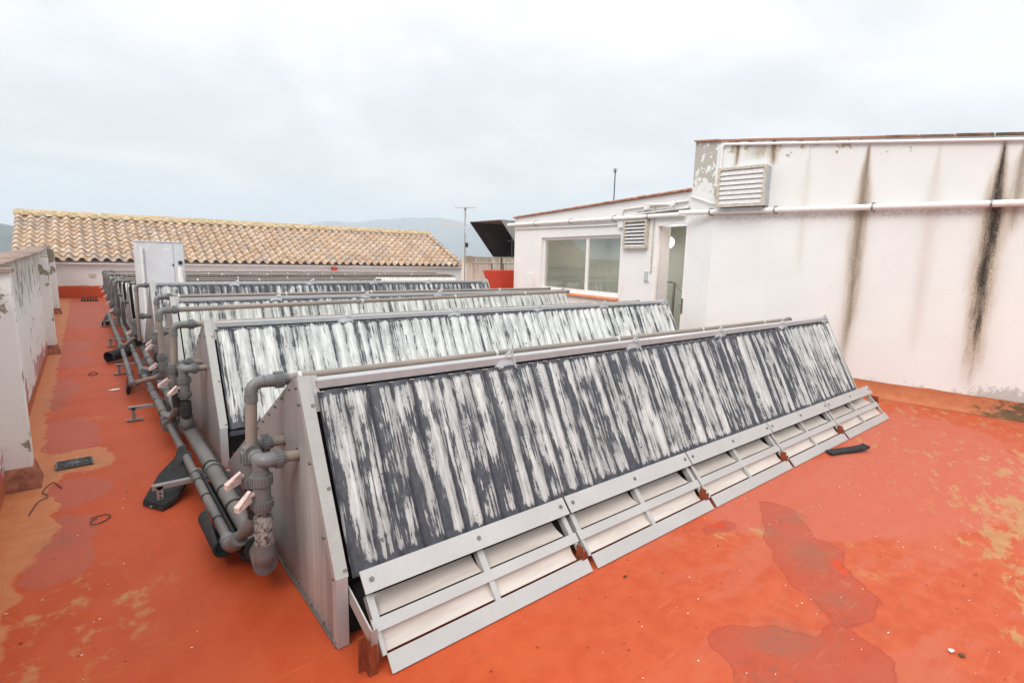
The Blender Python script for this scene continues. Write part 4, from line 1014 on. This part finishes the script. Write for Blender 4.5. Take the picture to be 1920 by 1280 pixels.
# lightning spike on the low roof
p = V((11.0, 9.4, 0)); sp_ = thing('lightning_rod', 'thin dark lightning rod with a forked tip on the low roof', 'lightning rod', (11.0, 9.4, 3.4))
part(sp_, 'mast', MB().tube([(11.0, 9.4, 3.3), (11.0, 9.4, 4.42)], .014, 8), M_black)
for dx, dy in ((.10, .03), (-.10, -.03), (.03, .1), (-.03, -.1)): part(sp_, 'prong', MB().tube([(11, 9.4, 4.28), (11 + dx, 9.4 + dy, 4.40)], .006, 6), M_black)

# ------------------------------------------------------------------ red block, hood, back wall, aerial
rb = MB().hexa([(10.15, 13.0, 0), (12.6, 13.0, 0), (12.6, 13.9, 0), (10.95, 13.9, 0), (9.39, 13.0, 1.66), (12.6, 13.0, 1.67), (12.6, 13.9, 1.67), (10.2, 13.9, 1.66)])
tag(rb.build('red_block', M_redbox), 'bright red painted block with a slanted side beside the low building corner', 'wall')
hood = thing('air_hood', 'dark flared metal air intake hood above the red block', 'air duct', (11.8, 15.5, 2.05))
yn, yf, xa, zt_ = 14.50, 16.35, 11.2, 3.33; xb_, zb_ = 12.30, 2.10
def pnl(pts, th, m, name): part(hood, name, MB().prism(pts, th), m)
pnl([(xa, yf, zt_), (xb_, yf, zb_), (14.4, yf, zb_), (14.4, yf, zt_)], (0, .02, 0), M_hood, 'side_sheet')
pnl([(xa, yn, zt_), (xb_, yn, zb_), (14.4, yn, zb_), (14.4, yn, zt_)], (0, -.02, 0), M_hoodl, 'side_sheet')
pnl([(xa, yn, zt_), (xa, yf, zt_), (14.4, yf, zt_), (14.4, yn, zt_)], (0, 0, .02), M_hoodl, 'top_sheet')
pnl([(xb_, yn, zb_), (xb_, yf, zb_), (14.4, yf, zb_), (14.4, yn, zb_)], (0, 0, -.02), M_hoodl, 'bottom_sheet')
part(hood, 'inner_frame', MB().box(12.95, 13.0, yn, yf, zb_, zb_ + .05).box(12.95, 13.0, yf - .35, yf - .28, zb_, zt_).box(12.95, 13.0, yn, yf, zb_ + .6, zb_ + .65), M_hoodl)
part(hood, 'back_sheet', MB().box(13.3, 13.32, yn, yf, zb_, zt_), M_hood)
part(hood, 'leg', MB().box(12.5, 12.56, 14.7, 14.76, 0, 2.08), M_steel); part(hood, 'leg', MB().box(12.5, 12.56, 16.1, 16.16, 0, 2.08), M_steel); part(hood, 'leg', MB().box(13.9, 13.96, 14.7, 14.76, 0, 2.08), M_steel)
bw = thing('back_wall', 'mossy old rendered wall with a rail behind the red block, under the hood', 'wall', (14, 19, 0))
part(bw, 'wall', MB().box(12.95, 21, 19, 19.25, -.4, 2.10), M_moss); part(bw, 'pier', MB().box(12.80, 13.15, 18.92, 19.3, -.4, 2.12), M_moss)
part(bw, 'rail', MB().tube([(13.0, 18.8, 1.82), (17, 18.8, 1.86)], .03, 8), M_alu)
for xx in (14.05, 14.7, 15.4): part(bw, 'post', MB().box(xx, xx + .05, 18.78, 18.83, 0, 1.82), M_steel)
aer = thing('aerial', 'tall television aerial mast standing right of the tiled roof', 'antenna', (12.6, 18.7, 1.2))
mx_, my_ = 12.50, 18.6
part(aer, 'mast', MB().tube([(mx_, my_, 1.0), (mx_, my_, 4.10)], .028, 8), M_alu)
part(aer, 'boom', MB().tube([(mx_ - .30, my_ + .3, 4.08), (mx_ + .30, my_ - .3, 4.10)], .012, 6).tube([(mx_ - .05, my_, 4.02), (mx_ + .05, my_, 4.02)], .045, 8), M_alu)
for i in range(7):
    t = -1 + i / 3; part(aer, 'dipole', MB().tube([(mx_ + .28 * t - .12, my_ - .28 * t - .12, 4.09), (mx_ + .28 * t + .12, my_ - .28 * t + .12, 4.09)], .007, 5), M_alu)
for dz_ in (-.13, -.02, .11):
    part(aer, 'boom', MB().tube([(mx_ - .25, my_ + .02, 3.38 + dz_ * .5), (mx_ - 1.05, my_ + .10, 3.40 + dz_)], .010, 5), M_antw)
part(aer, 'boom', MB().tube([(mx_ - 1.05, my_ + .1, 3.25), (mx_ - 1.05, my_ + .1, 3.54)], .018, 5).tube([(mx_, my_, 3.38), (mx_ - .28, my_, 3.38)], .025, 6), M_antw)
for a in range(-3, 4):
    part(aer, 'reflector_rod', MB().tube([(mx_ - .10 + abs(a) * .0, my_ - .15, 3.38), (mx_ - .28 + .05 * abs(a), my_ - .3, 3.38 + a * .17)], .010, 5), M_antw)
part(aer, 'amplifier', MB().box(mx_, mx_ + .12, my_ - .06, my_ + .03, 2.48, 2.66), M_black)

# ------------------------------------------------------------------ grey cabinet between the rows
cab = thing('cabinet', 'tall pale grey metal cabinet standing among the collector rows', 'cabinet', (1.3, 14.35, 0), None, 0)
cx0, cx1, cy0, cy1, ct = .93, 1.80, 13.95, 14.75, 2.20
part(cab, 'body', MB().box(cx0, cx1, cy0, cy1, 0.0, ct).box(cx0 - .012, cx1 + .012, cy0 - .02, cy1 + .01, ct, ct + .02), M_greypanel)
part(cab, 'door', MB().box(cx0 + .14, cx0 + .66, cy0 - .016, cy0, .15, ct - .03), M_greypanel)
part(cab, 'side_cover', MB().box(cx0 + .672, cx1 - .01, cy0 - .016, cy0, .15, ct - .03), M_greypanel)
part(cab, 'corner_strip', MB().box(cx0 + .06, cx0 + .10, cy0 - .05, cy0, .4, ct - .12), M_whitealu)
part(cab, 'latch', MB().box(cx0 + .635, cx0 + .655, cy0 - .03, cy0 - .017, 1.68, 1.73), M_black)
part(cab, 'handle', MB().box(cx1 - .12, cx1 - .05, cy0 - .05, cy0 - .017, 1.72, 1.80), M_black)
part(cab, 'label_plate', MB().box(cx0 + .48, cx0 + .60, cy0 - .020, cy0 - .0165, 2.02, 2.07), M_whitealu)
part(cab, 'hose', MB().tube([(cx1 - .10, cy0 - .07, 1.66), (cx1 - .11, cy0 - .09, 1.45), (cx1 - .08, cy0 - .08, 1.25), (cx1 - .10, cy0 - .08, .9)], [.04, .055, .05, .05], 10), M_whitealu)

# ------------------------------------------------------------------ parapet on the left
par = thing('parapet_wall', 'grimy white parapet wall with square piers and terracotta coping on the left edge of the roof', 'wall', (-.7, 12, 0))
def ptop_(y): return 1.80 + .0148 * (y - 5.85)
def xin(y): return -.635 if y < 13.3 else -.635 - .020 * (y - 13.3)
mb = MB()
ys_ = [-4, 5.8, 13.3, 21.6, 28.5]
for i in range(4):
    y0_, y1_ = ys_[i], ys_[i + 1]
    xo = -.93
    mb.hexa([(xo, y0_, -.4), (xin(y0_), y0_, -.4), (xin(y1_), y1_, -.4), (xo - .12 * (i > 1), y1_, -.4), (xo, y0_, ptop_(y0_)), (xin(y0_), y0_, ptop_(y0_)), (xin(y1_), y1_, ptop_(y1_)), (xo - .12 * (i > 1), y1_, ptop_(y1_))])
part(par, 'wall', mb, M_par)
for (xa_, xb2, ya_, yb_, zt2) in ((-1.05, -.462, 5.85, 6.05, 1.80), (-.80, -.502, 13.3, 13.55, 1.865), (-.98, -.648, 21.6, 21.9, 1.99)):
    part(par, 'pier', MB().box(xa_, xb2, ya_, yb_, -.3, zt2), M_pier)
    mbp = MB(); e = .022
    mbp.hexa([(xa_, ya_ - .10, .003), (xb2 + .05, ya_ - .10, .003), (xb2 + .05, yb_ + .03, .003), (xa_, yb_ + .03, .003), (xa_, ya_ - e, .17), (xb2 + e * .4, ya_ - e, .17), (xb2 + e * .4, yb_ + .02, .17), (xa_, yb_ + .02, .17)])
    M_pb = M_plinth_dark if 'M_plinth_dark' in globals() else m_plain('old_red_skirting', (.30, .105, .06), .8, 0, .4, 14, .4)
    M_plinth_dark = M_pb
    part(par, 'skirting', mbp, M_pb)
part(par, 'pier_cap', MB().box(-1.08, -.445, 5.82, 6.08, 1.802, 1.835), M_coping)
yy = 6.1
while yy < 27.5:
    L2 = .5; z_ = ptop_(yy) + .004
    if not (13.2 < yy < 13.2):
        part(par, 'coping_tile', MB().hexa([(-.99, yy, z_ + .0), (xin(yy) + .035, yy, z_), (xin(yy + L2) + .035, yy + L2 - .012, z_ + .0074), (-.99, yy + L2 - .012, z_ + .0074),
                                       (-.99, yy, z_ + .030), (xin(yy) + .035, yy, z_ + .022 + random.uniform(0, .01)), (xin(yy + L2) + .035, yy + L2 - .012, z_ + .03), (-.99, yy + L2 - .012, z_ + .036)]), M_coping)
    yy += L2

# ------------------------------------------------------------------ tiled house behind
ex0, ex1, ey, ez, ry, rz_ = -2.15, 18.95, 28.25, 1.52, 32.88, 3.66
hs = thing('tiled_house', 'white house with a long sloping clay tile roof beyond the collector rows', 'house', (8, 30, 0))
def rzl(x): return rz_ + .10 * (x + 2) / 21
mb = MB().box(-2.0, 19.0, 28.5, 37, -6, 1.44)
mb.prism([(-2.0, 28.5, 1.44), (-2.0, 37.0, 1.44), (-2.0, ry, rz_ - .14)], (.2, 0, 0)); mb.prism([(18.8, 28.5, 1.44), (18.8, 37.0, 1.44), (18.8, ry, rz_ - .1)], (.2, 0, 0))
part(hs, 'wall', mb, M_far)
part(hs, 'roof_base', MB().hexa([(-2.05, 28.3, 1.40), (18.9, 28.3, 1.40), (18.9, ry, rz_ - .10), (-2.05, ry, rz_ - .16), (-2.05, 28.3, 1.45), (18.9, 28.3, 1.45), (18.9, ry, rz_ - .06), (-2.05, ry, rz_ - .12)]), M_far)
part(hs, 'back_roof', MB().hexa([(-2.05, ry, rz_ - .16), (18.9, ry, rz_ - .10), (18.9, 37.2, 1.4), (-2.05, 37.2, 1.4), (-2.05, ry, rz_ - .10), (18.9, ry, rz_ - .04), (18.9, 37.2, 1.46), (-2.05, 37.2, 1.46)]), M_terra)
PT = .408; NC = int((ex1 - ex0) / PT); NRW = 11; SL = math.hypot(ry - ey, rz_ - ez); CR = SL / NRW
ang = math.atan2(rz_ - ez, ry - ey)
def tile_mb():
    prof = []
    for i in range(11):
        t = i / 10; u = t * PT * 1.04
        if t < .62: h = .140 * math.sin(PI * t / .62) ** .85 if 0 < t < .62 else 0
        else: h = -.030 * math.sin(PI * (t - .62) / .38)
        prof.append((u, h))
    mb = MB(); vs = []
    for yy_, lift in ((0, .062), (CR * 1.08, .006)):
        for u, h in prof: vs.append((u, yy_, h + lift))
    for u, h in prof: vs.append((u, 0.0, h + .062 - .032))
    n = len(prof)
    mb.add(vs, [(i, i + 1, n + i + 1, n + i) for i in range(n - 1)], True)
    mb.add([vs[i] for i in range(n)] + [vs[2 * n + i] for i in range(n)], [(n + i, n + i + 1, i + 1, i) for i in range(n - 1)])
    return mb
tb = tile_mb(); src = tb.build('roof_tile', M_tile)
allpos = []
for cidx in range(NC):
    for rr in range(NRW):
        allpos.append((cidx, rr))
cnt = 0; stuff = MB()
for cidx, rr in allpos:
    x_ = ex0 + cidx * PT; t = rr / NRW
    base_ = V((x_, ey + (ry - ey) * t, ez - .02 + (rzl(x_) - .10 - ez) * t))
    rot = Euler((ang + random.uniform(-.006, .006), 0, random.uniform(-.012, .012)))
    jit = V((random.uniform(-.006, .006), random.uniform(-.012, .012), random.uniform(0, .006)))
    if cidx < 27:
        o = src if cnt == 0 else src.copy()
        if cnt: COL.objects.link(o)
        o.parent = hs; o.location = base_ + jit - hs.location; o.rotation_euler = rot; cnt += 1
    else:
        Rm = rot.to_matrix(); stuff.add([Rm @ v + base_ + jit for v in tb.v], tb.f, False); stuff.sm[-len(tb.f):] = tb.sm
part(hs, 'far_roof_tiles', stuff, M_tile, kind='stuff')
# mortared ridge
rd = MB(); n = 60; vs = []
for i in range(n + 1):
    x_ = -2.2 + 21.2 * i / n; z_ = rzl(x_) + mnoise.noise(V((i * .6, 0, 0))) * .03
    for dy, dz_ in ((-.42, -.20), (-.30, -.03), (-.10, .06), (.1, .06), (.3, -.05)): vs.append((x_, ry + dy, z_ + dz_))
rd.add(vs, [(i * 5 + j, (i + 1) * 5 + j, (i + 1) * 5 + j + 1, i * 5 + j + 1) for i in range(n) for j in range(4)], True)
part(hs, 'mortar_ridge', rd, M_mortar)
for i in range(42):
    x_ = -2.1 + i * .50; z_ = rzl(x_)
    part(hs, 'ridge_tile', MB().tube([(x_, ry + .02, z_ - .015), (x_ + .52, ry + .02, z_ - .005)], [.115, .10], 10, caps=False), M_tile)
for i in range(11):          # verge tiles down the right gable
    t0, t1_ = i / 11, (i + 1.05) / 11
    part(hs, 'verge_tile', MB().tube([(18.86, ey + (ry - ey) * t0, ez + .06 + (rzl(18) - .1 - ez) * t0), (18.86, ey + (ry - ey) * t1_, ez + .03 + (rzl(18) - .1 - ez) * t1_)], [.14, .12], 8, caps=True), M_tile)
part(hs, 'wall_plate', MB().box(5.0, 5.25, 28.46, 28.498, .95, 1.1) if False else MB().box(.20, .42, 28.47, 28.498, .85, 1.0), M_vent)
part(hs, 'vent_stub', MB().tube([(10.6, 28.5, 1.30), (10.6, 28.2, 1.30)], .12, 10), M_redbox)

# ------------------------------------------------------------------ things on the floor
dr = thing('floor_drain', 'dark square floor drain grate with radial slots near the nearest pier', 'drain', (-.20, 6.24, 0), None, .03)
bx = MB(); n = 20
dv_ = MB().box(-.135, .135, -.11, .11, .001, .006); dv_.build('frame', M_black, dr)
gm = MB()
for i in range(14):
    a = 2 * PI * i / 14; R0, R1 = .045, .115
    gm.bar((R0 * math.cos(a), R0 * math.sin(a), .014), (R1 * math.cos(a) * 1.1, R1 * math.sin(a) * .92, .012), .014, .012)
M_grate = m_plain('dusty_grate', (.10, .10, .10), .7, 0, .4, 30)
gm.build('slot_bars', M_grate, dr); MB().tube([(0, 0, .006), (0, 0, .022)], [.05, .045], 16).build('centre_cap', M_grate, dr)
rim = MB().box(-.135, .135, -.11, -.095, .007, .018).box(-.135, .135, .095, .11, .007, .018).box(-.135, -.12, -.095, .095, .007, .018).box(.12, .135, -.095, .095, .007, .018); rim.build('rim', M_grate, dr)
lg = thing('leaf_guard', 'small black slotted leaf guard on the far red floor by the tiled house', 'drain', (.10, 26.6, 0))
for i in range(6): part(lg, 'fin', MB().box(-.12 + i * .085, -.08 + i * .085, 26.5, 26.7, 0, .17), M_black)
part(lg, 'base', MB().box(-.15, .40, 26.48, 26.72, 0, .04), M_black)
def tie(label, pts, r=.0035):
    P_ = [V(p) for p in pts]; out = []
    for i in range(len(P_) - 1):
        for t in range(5): 
            p0 = P_[max(i - 1, 0)]; p1 = P_[i]; p2 = P_[i + 1]; p3 = P_[min(i + 2, len(P_) - 1)]; u = t / 5
            out.append(.5 * ((2 * p1) + (p2 - p0) * u + (2 * p0 - 5 * p1 + 4 * p2 - p3) * u * u + (3 * p1 - p0 - 3 * p2 + p3) * u ** 3))
    out.append(P_[-1]); tag(MB().tube(out, r, 6).build('cable_tie', M_tie), label, 'cable tie', 'loose cable ties on the floor')
tie('loose black cable tie looped open on the floor left of the flattened foam', [(-.10, 4.83, .008), (-.02, 4.85, .01), (.02, 4.80, .01), (-.02, 4.73, .008), (-.08, 4.70, .012), (-.10, 4.76, .014), (-.06, 4.80, .01)])
tie('loose black cable tie, twisted and long, beside the foot of the nearest pier', [(-.46, 5.15, .008), (-.42, 5.40, .01), (-.36, 5.45, .02), (-.40, 5.62, .012), (-.34, 5.80, .01), (-.28, 5.62, .01)])
tie('small black cable tie ring on the floor beyond the drain', [(-.06, 10.75, .01), (.0, 10.9, .01), (.06, 10.78, .01), (.0, 10.62, .01), (-.06, 10.72, .012)], .006)
def litter(label, x, y, s, m, cat, name, seed):
    random.seed(seed); n = 7; pts = [(x + s * (1.0 + random.uniform(-.35, .3)) * math.cos(2 * PI * i / n), y + s * .6 * (1 + random.uniform(-.3, .3)) * math.sin(2 * PI * i / n), .004 + random.uniform(0, .008)) for i in range(n)]
    tag(MB().prism(pts, (0, 0, .003)).build(name, m), label, cat)
litter('scrap of white paper on the floor at the lower right, beside a dry leaf', 3.430, .452, .020, M_paper, 'litter', 'paper_scrap', 3)
litter('dry brown leaf on the red floor at the lower right, next to the white scrap', 3.432, .408, .022, M_leafd, 'leaf', 'dry_leaf', 4)
litter('pale curled chip lying on the path left of the third bracket', .22, 9.35, .07, M_paper, 'litter', 'paint_chip', 5)
litter('dark leaf scrap on the floor in front of the second louver panel', 2.56, 1.93, .016, M_leafd, 'leaf', 'dry_leaf', 6)
# scattered grit
random.seed(21)
def grit(name, m, n, s0, s1):
    mb = MB()
    for i in range(n):
        if random.random() < .35: x_, y_ = random.uniform(-.6, .3), random.uniform(2.5, 14)
        else: x_, y_ = random.uniform(1.2, 9), random.uniform(.2, 2.1)
        s = random.uniform(s0, s1); a = random.uniform(0, PI)
        pts = [(x_ + s * math.cos(a + k * 1.57) * random.uniform(.5, 1.3), y_ + s * math.sin(a + k * 1.57) * random.uniform(.3, .8), .003) for k in range(4)]
        mb.prism(pts, (0, 0, s * .35))
    mb.build(name, m, kind='stuff', label=name.replace('_', ' ') + ' scattered on the red floor')
grit('pale_grit', M_paper, 260, .002, .007); grit('dark_grit', M_leafd, 230, .002, .008)

# ------------------------------------------------------------------ haze
HAZE = True
if HAZE:
    hm = D.materials.new('haze_air'); hm.use_nodes = True; nt = hm.node_tree; nt.nodes.clear()
    pv = nt.nodes.new('ShaderNodeVolumePrincipled'); pv.inputs['Density'].default_value = .0008; pv.inputs['Color'].default_value = (.84, .92, 1.0, 1); pv.inputs['Anisotropy'].default_value = .2
    oo = nt.nodes.new('ShaderNodeOutputMaterial'); nt.links.new(pv.outputs[0], oo.inputs['Volume'])
    MB().box(-4200, 4200, -1200, 4200, -75, 185).build('haze', hm, kind='stuff')

# ------------------------------------------------------------------ to metres
done = set()
for o in D.objects:
    if o.type == 'CAMERA' or o.type == 'LIGHT': continue
    o.location = o.location * S
    if o.type == 'MESH' and o.data.name not in done:
        done.add(o.data.name); o.data.transform(Matrix.Scale(S, 4))
